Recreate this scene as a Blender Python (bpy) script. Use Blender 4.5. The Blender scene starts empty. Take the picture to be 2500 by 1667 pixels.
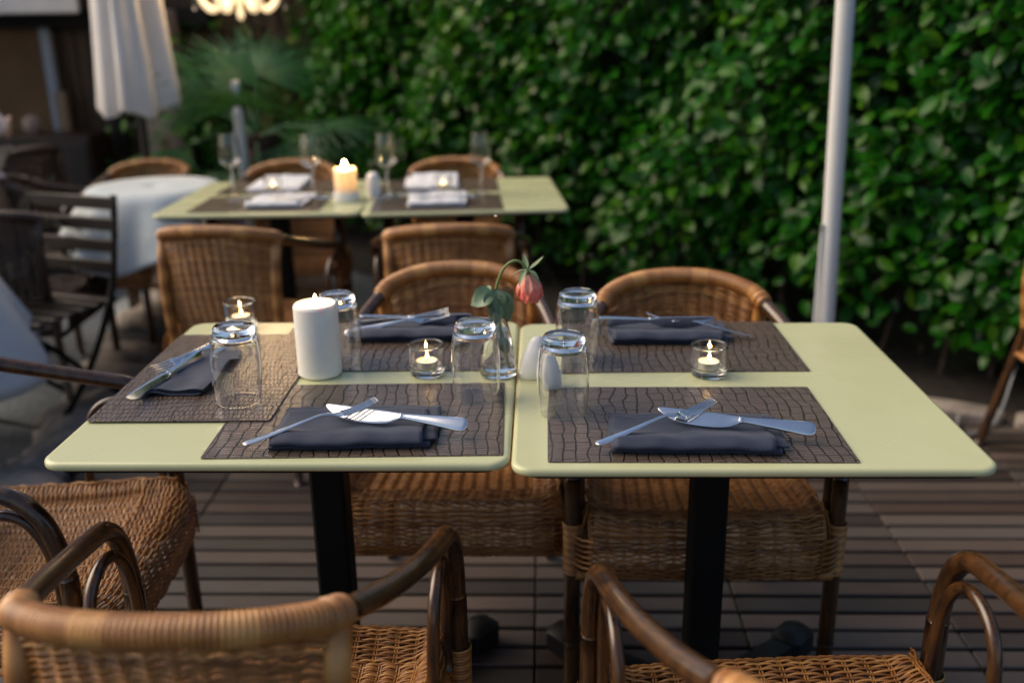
import bpy, math, random
import numpy as np
from mathutils import Vector, Matrix
random.seed(7); rng = np.random.default_rng(7)
PI = math.pi
sc = bpy.context.scene
COL = sc.collection

# ------------------------------------------------------------------ camera
cam_d = bpy.data.cameras.new('camera'); cam = bpy.data.objects.new('camera', cam_d); COL.objects.link(cam)
cam.matrix_world = Matrix(((0.99950, 0.00434, 0.03130, 0.0), (0.02831, 0.31703, -0.94799, 0.0),
                           (-0.01404, 0.94841, 0.31675, 1.3664), (0, 0, 0, 1)))
cam_d.sensor_width = 36.0; cam_d.lens = 34.184; cam_d.clip_start = 0.02; cam_d.clip_end = 400
cam_d.dof.use_dof = True; cam_d.dof.focus_distance = 1.50; cam_d.dof.aperture_fstop = 2.0
sc.camera = cam

# ------------------------------------------------------------------ world, sun, exposure
SUN_EL, SUN_AZ = math.radians(40), math.radians(-80)      # azimuth measured from +Y towards +X
w = bpy.data.worlds.new('World'); sc.world = w; w.use_nodes = True
nt = w.node_tree; nt.nodes.clear()
sky = nt.nodes.new('ShaderNodeTexSky'); sky.sky_type = 'NISHITA'; sky.sun_disc = False
sky.sun_elevation = SUN_EL; sky.sun_rotation = SUN_AZ; sky.air_density = 1.0; sky.dust_density = 2.5; sky.ozone_density = 1.2
bg = nt.nodes.new('ShaderNodeBackground'); bg.inputs['Strength'].default_value = 0.052
wo = nt.nodes.new('ShaderNodeOutputWorld')
nt.links.new(sky.outputs[0], bg.inputs[0]); nt.links.new(bg.outputs[0], wo.inputs[0])
sd = bpy.data.lights.new('sun', 'SUN'); sd.energy = 1.2; sd.angle = math.radians(60); sd.color = (1.0, 0.80, 0.56)
so = bpy.data.objects.new('sun', sd); COL.objects.link(so)
sdir = Vector((math.cos(SUN_EL) * math.sin(SUN_AZ), math.cos(SUN_EL) * math.cos(SUN_AZ), math.sin(SUN_EL)))
so.rotation_euler = (-sdir).to_track_quat('-Z', 'Y').to_euler(); so.location = (3, 3, 6)
sc.view_settings.view_transform = 'Standard'; sc.view_settings.look = 'None'
sc.view_settings.exposure = 1.52; sc.view_settings.gamma = 1.0
sc.render.engine = 'CYCLES'
cy = sc.cycles
cy.max_bounces = 14; cy.transmission_bounces = 12; cy.glossy_bounces = 6; cy.diffuse_bounces = 4
cy.caustics_refractive = True; cy.caustics_reflective = False; cy.blur_glossy = 0.6
cy.sample_clamp_indirect = 3.0; cy.use_denoising = True
try: cy.denoiser = 'OPENIMAGEDENOISE'
except Exception: pass

# ------------------------------------------------------------------ materials
def newmat(name):
    m = bpy.data.materials.new(name); m.use_nodes = True
    n = m.node_tree.nodes; n.clear()
    b = n.new('ShaderNodeBsdfPrincipled'); o = n.new('ShaderNodeOutputMaterial')
    m.node_tree.links.new(b.outputs[0], o.inputs[0])
    return m, m.node_tree, b
def setp(b, **k):
    for a, v in k.items():
        b.inputs[a.replace('_', ' ')].default_value = v
def N(t, kind, **k):
    n = t.nodes.new(kind)
    for a, v in k.items():
        if hasattr(n, a) and a not in n.inputs: setattr(n, a, v)
        else: n.inputs[a].default_value = v
    return n
def ramp(t, fac, stops):
    r = t.nodes.new('ShaderNodeValToRGB'); e = r.color_ramp.elements
    e[0].position, e[0].color = stops[0][0], (*stops[0][1], 1)
    e[1].position, e[1].color = stops[-1][0], (*stops[-1][1], 1)
    for p, c in stops[1:-1]:
        x = e.new(p); x.color = (*c, 1)
    t.links.new(fac, r.inputs[0]); return r
def coords(t, scale=(1, 1, 1), rot=(0, 0, 0), kind='Object'):
    c = t.nodes.new('ShaderNodeTexCoord'); m = t.nodes.new('ShaderNodeMapping')
    m.inputs['Scale'].default_value = scale; m.inputs['Rotation'].default_value = rot
    t.links.new(c.outputs[kind], m.inputs[0]); return m.outputs[0]
def noise(t, vec, scale, detail=4, rough=.55, dist=0):
    n = t.nodes.new('ShaderNodeTexNoise'); n.inputs['Scale'].default_value = scale
    n.inputs['Detail'].default_value = detail; n.inputs['Roughness'].default_value = rough
    n.inputs['Distortion'].default_value = dist
    if vec is not None: t.links.new(vec, n.inputs['Vector'])
    return n
def bump(t, b, h, strength=.3, dist=.002):
    n = t.nodes.new('ShaderNodeBump'); n.inputs['Strength'].default_value = strength; n.inputs['Distance'].default_value = dist
    t.links.new(h, n.inputs['Height']); t.links.new(n.outputs[0], b.inputs['Normal']); return n
def mathn(t, op, a, b=None):
    n = t.nodes.new('ShaderNodeMath'); n.operation = op
    for i, x in enumerate((a, b)):
        if x is None: continue
        if hasattr(x, 'links'): t.links.new(x, n.inputs[i])
        else: n.inputs[i].default_value = x
    return n.outputs[0]
def mixc(t, fac, a, b, mode='MIX'):
    n = t.nodes.new('ShaderNodeMix'); n.data_type = 'RGBA'; n.blend_type = mode
    for s, x in ((n.inputs[0], fac), (n.inputs[6], a), (n.inputs[7], b)):
        if hasattr(x, 'links'): t.links.new(x, s)
        elif isinstance(x, (int, float)): s.default_value = x
        else: s.default_value = (*x, 1)
    return n.outputs[2]
def noisy(name, c1, c2, scale=8, rough=.5, bumps=0., bscale=60, stretch=(1, 1, 1), spec=.5, lo=.35, hi=.65, bd=.002, **k):
    m, t, b = newmat(name); v = coords(t, stretch)
    n = noise(t, v, scale, 5); r = ramp(t, n.outputs[0], [(lo, c1), (hi, c2)])
    t.links.new(r.outputs[0], b.inputs['Base Color']); b.inputs['Roughness'].default_value = rough
    b.inputs['Specular IOR Level'].default_value = spec
    if bumps: bump(t, b, noise(t, v, bscale, 4).outputs[0], bumps, bd)
    setp(b, **k); return m
MT = {}
MT['green'] = noisy('pale_green_laminate', (.50, .515, .295), (.53, .545, .32), 6, .28, .04, 90)
_t = MT['green'].node_tree; _b = [x for x in _t.nodes if x.type == 'BSDF_PRINCIPLED'][0]     # wiped, slightly uneven gloss
_r = ramp(_t, noise(_t, coords(_t, (1, 2, 1)), 4, 2, .5).outputs[0], [(.3, (.23, .23, .23)), (.7, (.34, .34, .34))]); _t.links.new(_r.outputs[0], _b.inputs['Roughness'])
MT['black'] = noisy('black_metal', (.002, .002, .0022), (.004, .004, .004), 12, .65, spec=.25)
MT['blackplastic'] = noisy('black_plastic', (.004, .004, .004), (.007, .007, .007), 12, .5)
MT['white'] = noisy('white_paint', (.62, .62, .61), (.68, .68, .67), 5, .4)
MT['ceramic'] = noisy('white_ceramic', (.80, .80, .80), (.83, .83, .83), 10, .18)
MT['steel'] = noisy('polished_steel', (.72, .73, .75), (.80, .81, .82), 40, .13, Metallic=1.0)
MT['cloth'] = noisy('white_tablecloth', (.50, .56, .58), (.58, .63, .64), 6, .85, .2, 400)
MT['parasol'] = noisy('off_white_canvas', (.60, .57, .55), (.68, .65, .62), 5, .85, .2, 300)
MT['whitenap'] = noisy('white_napkin', (.66, .68, .72), (.74, .75, .78), 12, .85, .2, 300)
MT['gravel'] = noisy('grey_gravel', (.048, .062, .080), (.13, .148, .170), 55, .9, .9, 90, bd=.012)
MT['soil_and_shade'] = noisy('dark_soil_and_gap_shade', (.012, .010, .008), (.03, .024, .018), 20, .95, .8, 60, bd=.01)  # earth below the hedge; also painted shade in the deck gaps
MT['stone'] = noisy('rough_stone', (.18, .15, .135), (.40, .345, .30), 9, .9, .8, 25, bd=.012)
MT['darkwood'] = noisy('dark_stained_wood', (.008, .005, .004), (.020, .010, .007), 14, .45, .2, 60, (1, 1, .15))
MT['planks'] = noisy('brown_planks', (.018, .011, .006), (.075, .045, .02), 7, .6, .4, 30, (6, 6, .3))
MT['rust'] = noisy('brown_plaster', (.085, .045, .016), (.130, .072, .028), 3, .8)
MT['pinkwall'] = noisy('pinkish_render', (.20, .15, .13), (.26, .20, .175), 6, .9, .4, 40, bd=.006)
MT['greyframe'] = noisy('grey_blue_frame', (.22, .26, .32), (.26, .30, .36), 8, .3)
MT['tan'] = noisy('tan_timber', (.16, .11, .07), (.22, .155, .10), 9, .5, .3, 40, (4, 4, .4))
MT['bark'] = noisy('palm_fibre', (.035, .02, .014), (.10, .06, .045), 20, .95, 1., 40, (1, 1, .3), bd=.02)
MT['grey'] = noisy('grey_plastic', (.25, .27, .29), (.29, .31, .33), 8, .45)
MT['skin'] = noisy('skin', (.42, .26, .19), (.47, .30, .23), 15, .5)
MT['shirt'] = noisy('lilac_white_cotton', (.60, .56, .64), (.66, .62, .70), 10, .9, .2, 200)
MT['trousers'] = noisy('beige_linen', (.36, .32, .28), (.43, .39, .34), 10, .9, .2, 200)
MT['hair'] = noisy('dark_hair', (.015, .01, .008), (.03, .02, .014), 30, .5)
MT['stem'] = noisy('green_stem', (.12, .18, .05), (.17, .23, .08), 30, .5)
MT['sepal'] = noisy('grey_green_sepal', (.13, .19, .09), (.19, .25, .13), 30, .55)
MT['roseleaf'] = noisy('rose_leaf', (.055, .12, .065), (.12, .19, .105), 40, .42, .3, 120, lo=.3, hi=.7)
MT['wick'] = noisy('burnt_wick', (.01, .008, .006), (.02, .014, .01), 30, .9)
MT['cup'] = noisy('tealight_cup', (.55, .53, .50), (.62, .60, .57), 20, .25, Metallic=.6)
def petal():
    m, t, b = newmat('coral_petal'); v = coords(t)
    sp = t.nodes.new('ShaderNodeSeparateXYZ'); t.links.new(v, sp.inputs[0])
    n = noise(t, v, 90, 3); f = mathn(t, 'ADD', mathn(t, 'MULTIPLY', sp.outputs[2], -14.0), n.outputs[0])
    r = ramp(t, f, [(.45, (.90, .52, .42)), (.75, (.89, .34, .25)), (1.1, (.80, .17, .12))])
    t.links.new(r.outputs[0], b.inputs['Base Color']); setp(b, Roughness=.55, Subsurface_Weight=.25, Subsurface_Scale=.004)
    bump(t, b, noise(t, coords(t, (1, 1, .12)), 260, 3).outputs[0], .35, .001); return m
MT['petal'] = petal()
def wax(name, c, sss, scale):
    m, t, b = newmat(name); v = coords(t); n = noise(t, v, 45, 4)
    r = ramp(t, n.outputs[0], [(.3, tuple(x * .95 for x in c)), (.7, c)])
    t.links.new(r.outputs[0], b.inputs['Base Color'])
    setp(b, Roughness=.45, Subsurface_Weight=sss, Subsurface_Radius=(1, .55, .28), Subsurface_Scale=scale)
    bump(t, b, noise(t, v, 60, 4).outputs[0], .12, .002); return m
MT['wax'] = wax('ivory_wax', (.90, .88, .80), .25, .008)
MT['teawax'] = wax('white_wax', (.85, .80, .68), .8, .01)
def shellwax():
    m, t, b = newmat('thin_glowing_wax'); n = noise(t, coords(t), 40, 3); r = ramp(t, n.outputs[0], [(.3, (.84, .76, .62)), (.7, (.88, .81, .69))])
    t.links.new(r.outputs[0], b.inputs['Base Color']); setp(b, Roughness=.5); tr = t.nodes.new('ShaderNodeBsdfTranslucent'); t.links.new(r.outputs[0], tr.inputs[0])
    mx = t.nodes.new('ShaderNodeMixShader'); mx.inputs[0].default_value = .45; o = [x for x in t.nodes if x.type == 'OUTPUT_MATERIAL'][0]
    t.links.new(b.outputs[0], mx.inputs[1]); t.links.new(tr.outputs[0], mx.inputs[2]); t.links.new(mx.outputs[0], o.inputs[0]); return m
MT['glowwax'] = shellwax()
def emit(name, c, s):
    m = bpy.data.materials.new(name); m.use_nodes = True; t = m.node_tree; t.nodes.clear()
    e = t.nodes.new('ShaderNodeEmission'); o = t.nodes.new('ShaderNodeOutputMaterial')
    e.inputs[0].default_value = (*c, 1); e.inputs[1].default_value = s; t.links.new(e.outputs[0], o.inputs[0]); return m
MT['flame'] = emit('candle_flame', (1.0, .60, .22), 150.0)
MT['bulb'] = emit('warm_bulb', (1.0, .62, .28), 14.0)
def glass(name, ior=1.46, col=(1, 1, 1)):
    m, t, b = newmat(name)
    n = noise(t, coords(t), 6, 2); r = ramp(t, n.outputs[0], [(.3, tuple(.985 * x for x in col)), (.7, col)])
    t.links.new(r.outputs[0], b.inputs['Base Color'])
    setp(b, Roughness=0.0, IOR=ior, Transmission_Weight=1.0); return m
MT['glass'] = glass('clear_glass'); MT['water'] = glass('water', 1.33)
def opal():
    m, t, b = newmat('lit_opal_glass'); n = noise(t, coords(t), 12, 2)
    r = ramp(t, n.outputs[0], [(.3, (.80, .70, .55)), (.7, (.86, .78, .64))])
    t.links.new(r.outputs[0], b.inputs['Base Color']); setp(b, Roughness=.25)
    b.inputs['Emission Color'].default_value = (1.0, .68, .36, 1); b.inputs['Emission Strength'].default_value = .38; return m
MT['opal'] = opal()
def cane(name, c1, c2, c3, rough=.42):
    m, t, b = newmat(name)
    a = t.nodes.new('ShaderNodeAttribute'); a.attribute_name = 'rnd'
    n = noise(t, coords(t), 26, 3); f = mathn(t, 'ADD', mathn(t, 'MULTIPLY', a.outputs['Fac'], .55), mathn(t, 'MULTIPLY', n.outputs[0], .5))
    r = ramp(t, f, [(.18, c1), (.5, c2), (.85, c3)])
    t.links.new(r.outputs[0], b.inputs['Base Color']); setp(b, Roughness=rough, Coat_Weight=.25, Coat_Roughness=.25)
    bump(t, b, noise(t, coords(t), 500, 2).outputs[0], .15, .0006); return m
MT['cane'] = cane('golden_cane', (.155, .052, .010), (.35, .145, .034), (.55, .275, .082))
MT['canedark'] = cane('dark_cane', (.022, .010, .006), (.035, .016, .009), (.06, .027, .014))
def bamboo(name, d, l):
    m, t, b = newmat(name)
    n1 = noise(t, coords(t, (1, 1, .22)), 60, 5, .6, .4); n2 = noise(t, coords(t), 7, 2)
    f = mathn(t, 'ADD', mathn(t, 'MULTIPLY', n1.outputs[0], .75), mathn(t, 'MULTIPLY', n2.outputs[0], .35))
    r = ramp(t, f, [(.40, d), (.56, tuple((x + y) / 2 for x, y in zip(d, l))), (.78, l)])
    t.links.new(r.outputs[0], b.inputs['Base Color']); setp(b, Roughness=.27, Coat_Weight=.5, Coat_Roughness=.15); return m
MT['bamboo'] = bamboo('dark_varnished_bamboo', (.016, .007, .004), (.105, .045, .013))
MT['bamboolight'] = bamboo('brown_varnished_bamboo', (.030, .013, .007), (.125, .058, .022))
def deckmat():
    m, t, b = newmat('weathered_decking'); c = t.nodes.new('ShaderNodeTexCoord')
    sp = t.nodes.new('ShaderNodeSeparateXYZ'); t.links.new(c.outputs['Object'], sp.inputs[0])
    iy = mathn(t, 'FLOOR', mathn(t, 'DIVIDE', sp.outputs[1], .07)); ix = mathn(t, 'FLOOR', mathn(t, 'DIVIDE', mathn(t, 'ADD', sp.outputs[0], .02), .49))
    cb = t.nodes.new('ShaderNodeCombineXYZ'); t.links.new(ix, cb.inputs[0]); t.links.new(iy, cb.inputs[1])
    wn = t.nodes.new('ShaderNodeTexWhiteNoise'); t.links.new(cb.outputs[0], wn.inputs['Vector'])
    pa = t.nodes.new('ShaderNodeAttribute'); pa.attribute_name = 'rnd'
    g = noise(t, coords(t, (1, 14, 14)), 9, 6, .65); g2 = noise(t, coords(t), 4, 3)
    f = mathn(t, 'ADD', mathn(t, 'MULTIPLY', pa.outputs['Fac'], .55), mathn(t, 'ADD', mathn(t, 'MULTIPLY', g.outputs[0], .42), mathn(t, 'MULTIPLY', g2.outputs[0], .2)))
    r = ramp(t, f, [(.25, (.016, .014, .013)), (.55, (.048, .041, .037)), (.85, (.100, .087, .078))])
    warm = mixc(t, mathn(t, 'MULTIPLY', mathn(t, 'FRACT', mathn(t, 'MULTIPLY', pa.outputs['Fac'], 7.31)), .22), r.outputs[0], (.16, .075, .045))
    t.links.new(warm, b.inputs['Base Color']); setp(b, Roughness=.55)
    bump(t, b, g.outputs[0], .35, .003); return m
MT['deck'] = deckmat()
def croc():
    m, t, b = newmat('embossed_crocodile_leatherette'); c = t.nodes.new('ShaderNodeTexCoord')
    n = noise(t, c.outputs['Object'], 5, 1.5, .5); n2 = noise(t, c.outputs['Object'], 38, 3, .6)
    def off(vec, nz, amt):
        s = t.nodes.new('ShaderNodeVectorMath'); s.operation = 'SUBTRACT'; t.links.new(nz.outputs['Color'], s.inputs[0]); s.inputs[1].default_value = (.5, .5, .5)
        k = t.nodes.new('ShaderNodeVectorMath'); k.operation = 'SCALE'; t.links.new(s.outputs[0], k.inputs[0]); k.inputs['Scale'].default_value = amt
        a = t.nodes.new('ShaderNodeVectorMath'); a.operation = 'ADD'; t.links.new(vec, a.inputs[0]); t.links.new(k.outputs[0], a.inputs[1]); return a.outputs[0]
    v = off(off(c.outputs['Object'], n, .055), n2, .004)
    v = off(v, noise(t, c.outputs['Object'], 20, 2, .5), .016)
    mp = t.nodes.new('ShaderNodeMapping'); t.links.new(v, mp.inputs[0]); mp.inputs['Rotation'].default_value = (0, 0, PI / 2)
    def brick(w_, h_, mort, sm):
        k = t.nodes.new('ShaderNodeTexBrick'); t.links.new(mp.outputs[0], k.inputs['Vector'])
        k.inputs['Scale'].default_value = 1; k.inputs['Brick Width'].default_value = w_; k.inputs['Row Height'].default_value = h_
        k.inputs['Mortar Size'].default_value = mort; k.inputs['Mortar Smooth'].default_value = sm; k.offset = .5
        k.inputs['Color1'].default_value = (1, 1, 1, 1); k.inputs['Color2'].default_value = (.85, .85, .85, 1); k.inputs['Mortar'].default_value = (0, 0, 0, 1); return k
    k1 = brick(.0075, .0185, .0010, .6); k2 = brick(.5, .0185, .0016, .7); k3 = brick(.031, .0555, .0013, .7)
    h = mathn(t, 'ADD', mathn(t, 'MULTIPLY', k1.outputs['Fac'], .8), mathn(t, 'MAXIMUM', k2.outputs['Fac'], mathn(t, 'MULTIPLY', k3.outputs['Fac'], .9)))
    hh = mathn(t, 'SUBTRACT', mathn(t, 'MULTIPLY', noise(t, c.outputs['Object'], 220, 3).outputs[0], .25), h)
    col = mixc(t, mathn(t, 'MINIMUM', mathn(t, 'MULTIPLY', h, .8), 1.0), (.110, .078, .058), (.020, .013, .009))
    t.links.new(col, b.inputs['Base Color']); setp(b, Roughness=.24, Specular_IOR_Level=.7)
    bump(t, b, hh, .9, .0020); return m
MT['croc'] = croc()
def napk():
    m, t, b = newmat('slate_damask'); c = coords(t)
    n = noise(t, c, 14, 1, .5); wv = t.nodes.new('ShaderNodeTexWave'); wv.wave_type = 'RINGS'; wv.inputs['Scale'].default_value = 14
    wv.inputs['Distortion'].default_value = 7; wv.inputs['Detail'].default_value = 1; wv.inputs['Detail Scale'].default_value = 1.2; t.links.new(c, wv.inputs[0])
    r0 = ramp(t, wv.outputs['Fac'], [(.62, (0, 0, 0)), (.70, (1, 1, 1))])
    col = mixc(t, mathn(t, 'MULTIPLY', r0.outputs[0], .5), (.016, .024, .054), (.024, .033, .062))
    t.links.new(col, b.inputs['Base Color']); setp(b, Roughness=.72, Sheen_Weight=.12, Sheen_Roughness=.4)
    f = noise(t, coords(t, (1, 1, 1)), 900, 2); bump(t, b, mathn(t, 'ADD', f.outputs[0], mathn(t, 'MULTIPLY', noise(t, c, 30, 3).outputs[0], 2.5)), .3, .0012); return m
MT['napkin'] = napk()
def leafmat(name, c1, c2, c3, rough=.33, trans=.28):
    m, t, b = newmat(name); a = t.nodes.new('ShaderNodeAttribute'); a.attribute_name = 'rnd'
    n = noise(t, coords(t), 30, 2); f = mathn(t, 'ADD', mathn(t, 'MULTIPLY', a.outputs['Fac'], .8), mathn(t, 'MULTIPLY', n.outputs[0], .2))
    r = ramp(t, f, [(.1, c1), (.6, c2), (.95, c3)]); t.links.new(r.outputs[0], b.inputs['Base Color']); setp(b, Roughness=rough, Specular_IOR_Level=.32)
    tr = t.nodes.new('ShaderNodeBsdfTranslucent'); t.links.new(mixc(t, .5, r.outputs[0], (.10, .30, .012)), tr.inputs[0])
    mx = t.nodes.new('ShaderNodeMixShader'); mx.inputs[0].default_value = trans
    o = [x for x in t.nodes if x.type == 'OUTPUT_MATERIAL'][0]
    t.links.new(b.outputs[0], mx.inputs[1]); t.links.new(tr.outputs[0], mx.inputs[2]); t.links.new(mx.outputs[0], o.inputs[0]); return m
MT['leaf'] = leafmat('laurel_leaf', (.006, .060, .004), (.020, .145, .006), (.105, .235, .012), .30, .36)
MT['palm'] = leafmat('palm_blade', (.014, .070, .030), (.028, .110, .046), (.06, .15, .05), .4, .2)
MT['tree'] = leafmat('tree_leaf', (.04, .07, .012), (.075, .11, .018), (.14, .16, .03), .4, .35)

# ------------------------------------------------------------------ mesh builder
def spline(pts, n=10):
    P = np.array(pts, float); Q = np.vstack([2 * P[0] - P[1], P, 2 * P[-1] - P[-2]]); out = []
    for i in range(1, len(Q) - 2):
        p0, p1, p2, p3 = Q[i - 1], Q[i], Q[i + 1], Q[i + 2]
        for s in np.linspace(0, 1, n, endpoint=False):
            out.append(.5 * (2 * p1 + (p2 - p0) * s + (2 * p0 - 5 * p1 + 4 * p2 - p3) * s * s + (3 * p1 - p0 - 3 * p2 + p3) * s ** 3))
    out.append(P[-1]); return np.array(out)
class B:
    def __init__(s): s.V = []; s.F = []; s.R = []; s.n = 0
    def add(s, V, F, rnd=0.5):
        V = np.asarray(V, float).reshape(-1, 3); s.V.append(V)
        s.F += [tuple(i + s.n for i in f) for f in F]
        s.R.append(np.full(len(V), rnd) if np.isscalar(rnd) else np.asarray(rnd, float)); s.n += len(V); return s
    def grid(s, P, cu=False, cv=False, rnd=.5):
        a, b = P.shape[:2]; F = []
        for i in range(a if cu else a - 1):
            for j in range(b if cv else b - 1):
                i2, j2 = (i + 1) % a, (j + 1) % b
                F.append((i * b + j, i2 * b + j, i2 * b + j2, i * b + j2))
        return s.add(P.reshape(-1, 3), F, rnd)
    def tube(s, path, r, k=10, cap=True, rnd=.5):
        P = np.array(path, float); n = len(P); r = np.full(n, r) if np.isscalar(r) else np.asarray(r, float)
        T = np.gradient(P, axis=0); T /= np.linalg.norm(T, axis=1)[:, None] + 1e-12
        up = np.array([0, 0, 1.]) if abs(T[0][2]) < .9 else np.array([1., 0, 0])
        n0 = np.cross(T[0], up); n0 /= np.linalg.norm(n0); a = np.arange(k) * 2 * PI / k; rings = []
        for i in range(n):
            n0 = n0 - T[i] * (n0 @ T[i]); n0 /= np.linalg.norm(n0); b0 = np.cross(T[i], n0)
            rings.append(P[i] + r[i] * (np.cos(a)[:, None] * n0 + np.sin(a)[:, None] * b0))
        base = s.n; s.grid(np.array(rings), cv=True, rnd=rnd)
        if cap:
            s.F.append(tuple(base + j for j in range(k - 1, -1, -1))); s.F.append(tuple(base + (n - 1) * k + j for j in range(k)))
        return s
    def lathe(s, prof, k=32, c=(0, 0, 0), rnd=.5):
        q = [prof[0]]
        for p0, p1 in zip(prof[:-1], prof[1:]):      # keep smooth shading tight at corners
            L = math.hypot(p1[0] - p0[0], p1[1] - p0[1])
            if L > .003:
                for t_ in (.0008 / L, 1 - .0008 / L): q.append((p0[0] + (p1[0] - p0[0]) * t_, p0[1] + (p1[1] - p0[1]) * t_))
            q.append(p1)
        p = np.array(q, float); a = np.arange(k) * 2 * PI / k
        P = np.stack([c[0] + p[:, 0:1] * np.cos(a), c[1] + p[:, 0:1] * np.sin(a), c[2] + p[:, 1:2] + 0 * a], -1)
        return s.grid(P[::-1], cv=True, rnd=rnd)
    def box(s, c, d, rz=0, rnd=.5, bev=0):
        x, y, z = [v / 2 for v in d]; e = min(bev, x * .9, y * .9, z * .9) if bev else 0
        if not e:
            V = np.array([(i, j, k) for i in (-x, x) for j in (-y, y) for k in (-z, z)])
            F = [(0, 1, 3, 2), (4, 6, 7, 5), (0, 4, 5, 1), (2, 3, 7, 6), (0, 2, 6, 4), (1, 5, 7, 3)]
        else:
            rg = [(-z, e), (-z + e, 0), (z - e, 0), (z, e)]
            V = []; 
            for zz, q in rg:
                X, Y = x - q, y - q
                V += [(-X + e, -Y, zz), (X - e, -Y, zz), (X, -Y + e, zz), (X, Y - e, zz), (X - e, Y, zz), (-X + e, Y, zz), (-X, Y - e, zz), (-X, -Y + e, zz)]
            F = [tuple(range(7, -1, -1)), tuple(range(24, 32))]
            for i in range(3):
                for j in range(8): F.append((i * 8 + j, i * 8 + (j + 1) % 8, i * 8 + 8 + (j + 1) % 8, i * 8 + 8 + j))
            V = np.array(V)
        cs, sn = math.cos(rz), math.sin(rz); R = np.array([[cs, -sn, 0], [sn, cs, 0], [0, 0, 1]])
        return s.add(V @ R.T + np.array(c), F, rnd)
    def beam(s, a, b, w_, h_=None, up=(0, 0, 1), rnd=.5):
        a, b = np.array(a, float), np.array(b, float); d = b - a; L = np.linalg.norm(d); d /= L; h_ = h_ or w_
        u = np.array(up, float); 
        if abs(d @ u) > .95: u = np.array([1., 0, 0])
        x = np.cross(d, u); x /= np.linalg.norm(x); z = np.cross(x, d)
        V = [p + x * i * w_ / 2 + z * j * h_ / 2 for p in (a, b) for i, j in ((-1, -1), (1, -1), (1, 1), (-1, 1))]
        return s.add(np.array(V), [(0, 1, 2, 3), (7, 6, 5, 4), (0, 4, 5, 1), (1, 5, 6, 2), (2, 6, 7, 3), (3, 7, 4, 0)], rnd)
    def mesh(s, name, mat, smooth=True):
        V = np.vstack(s.V); me = bpy.data.meshes.new(name); me.from_pydata(V.tolist(), [], s.F); me.update()
        at = me.attributes.new('rnd', 'FLOAT', 'POINT'); at.data.foreach_set('value', np.concatenate(s.R).astype(np.float32))
        me.materials.append(mat)
        if smooth: me.shade_smooth()
        if smooth not in (True, False): me.set_sharp_from_angle(angle=smooth)
        return me
SA = math.radians(40)
def weave(bd, P, rows, nu, stakes, amp, r, k=4, pair=2, sync=0., stake_r=.0016, dbl=True):
    u = np.linspace(0, 1, nu); v = (np.arange(rows) + .5) / rows; U, W = np.meshgrid(u, v)
    def nrm(U, W):
        e = 1e-3; a = P(U + e, W) - P(U - e, W); b = P(U, W + e) - P(U, W - e); n = np.cross(a, b)
        return n / (np.linalg.norm(n, axis=-1, keepdims=True) + 1e-12)
    p = P(U, W); n = nrm(U, W); par = np.where((np.arange(rows) // pair) % 2 == 0, 1., -1.)[:, None]
    wv = np.cos(PI * stakes * U)
    off = amp * ((1 - sync) * par * wv + sync * (np.abs(np.sin(PI * stakes * U)) * 2 - 1))
    path = p + n * off[..., None]
    dv = P(U, np.clip(W + 1e-3, 0, 1)) - p; dv /= np.linalg.norm(dv, axis=-1, keepdims=True) + 1e-12
    path = path + dv * ((rng.random((rows, 1)) - .5) * .0016 + .0008 * np.sin(U * 23 + rng.random((rows, 1)) * 9))[..., None]
    T = np.gradient(path, axis=1); T /= np.linalg.norm(T, axis=-1, keepdims=True) + 1e-12
    Bn = np.cross(T, n); rr = rng.random(rows)
    for j in range(rows):
        a = np.arange(k) * 2 * PI / k + PI / k
        ring = path[j][:, None] + r * (np.cos(a)[None, :, None] * n[j][:, None] + np.sin(a)[None, :, None] * Bn[j][:, None])
        bd.grid(ring, cv=True, rnd=rr[j])
    vv = np.linspace(0, 1, 16)
    for i in range(stakes + 1):
        for o in ((-.0022, .0022) if dbl else (0,)):
            uu = np.full_like(vv, i / stakes); q = P(uu, vv); t2 = P(uu + 1e-3, vv) - q; t2 /= np.linalg.norm(t2, axis=-1, keepdims=True) + 1e-12
            bd.tube(q + t2 * o, stake_r, 5, rnd=.6)
    return bd

# ------------------------------------------------------------------ object helpers
def tag(o, label=None, cat=None, group=None, kind=None):
    for k, v in (('label', label), ('category', cat), ('group', group), ('kind', kind)):
        if v: o[k] = v
    return o
def thing(name, label, cat, loc=(0, 0, 0), rz=0, group=None, tilt=None):
    o = bpy.data.objects.new(name, None); o.empty_display_size = .05; COL.objects.link(o)
    o.location = loc; o.rotation_euler = (tilt[0], tilt[1], rz) if tilt else (0, 0, rz)
    return tag(o, label, cat, group)
def put(name, me, parent=None, loc=(0, 0, 0), rz=0, label=None):
    o = bpy.data.objects.new(name, me); COL.objects.link(o); o.location = loc; o.rotation_euler = (0, 0, rz)
    if parent: o.parent = parent
    if label: o['label'] = label
    return o
def clone(o, parent):
    c = o.copy(); COL.objects.link(c); c.parent = parent
    for ch in o.children: clone(ch, c)
    return c
def dup(root, label, loc, rz=0, group=None, tilt=None):
    r = root.copy(); COL.objects.link(r); r.location = loc; r.rotation_euler = (tilt[0], tilt[1], rz) if tilt else (0, 0, rz)
    if label: r['label'] = label
    if group: r['group'] = group
    for ch in root.children: clone(ch, r)
    return r
def top(name, me, label, cat, loc=(0, 0, 0), rz=0, group=None):
    return tag(put(name, me, None, loc, rz), label, cat, group)
def struct(name, me, loc=(0, 0, 0)):
    return tag(put(name, me, None, loc), kind='structure')

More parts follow.
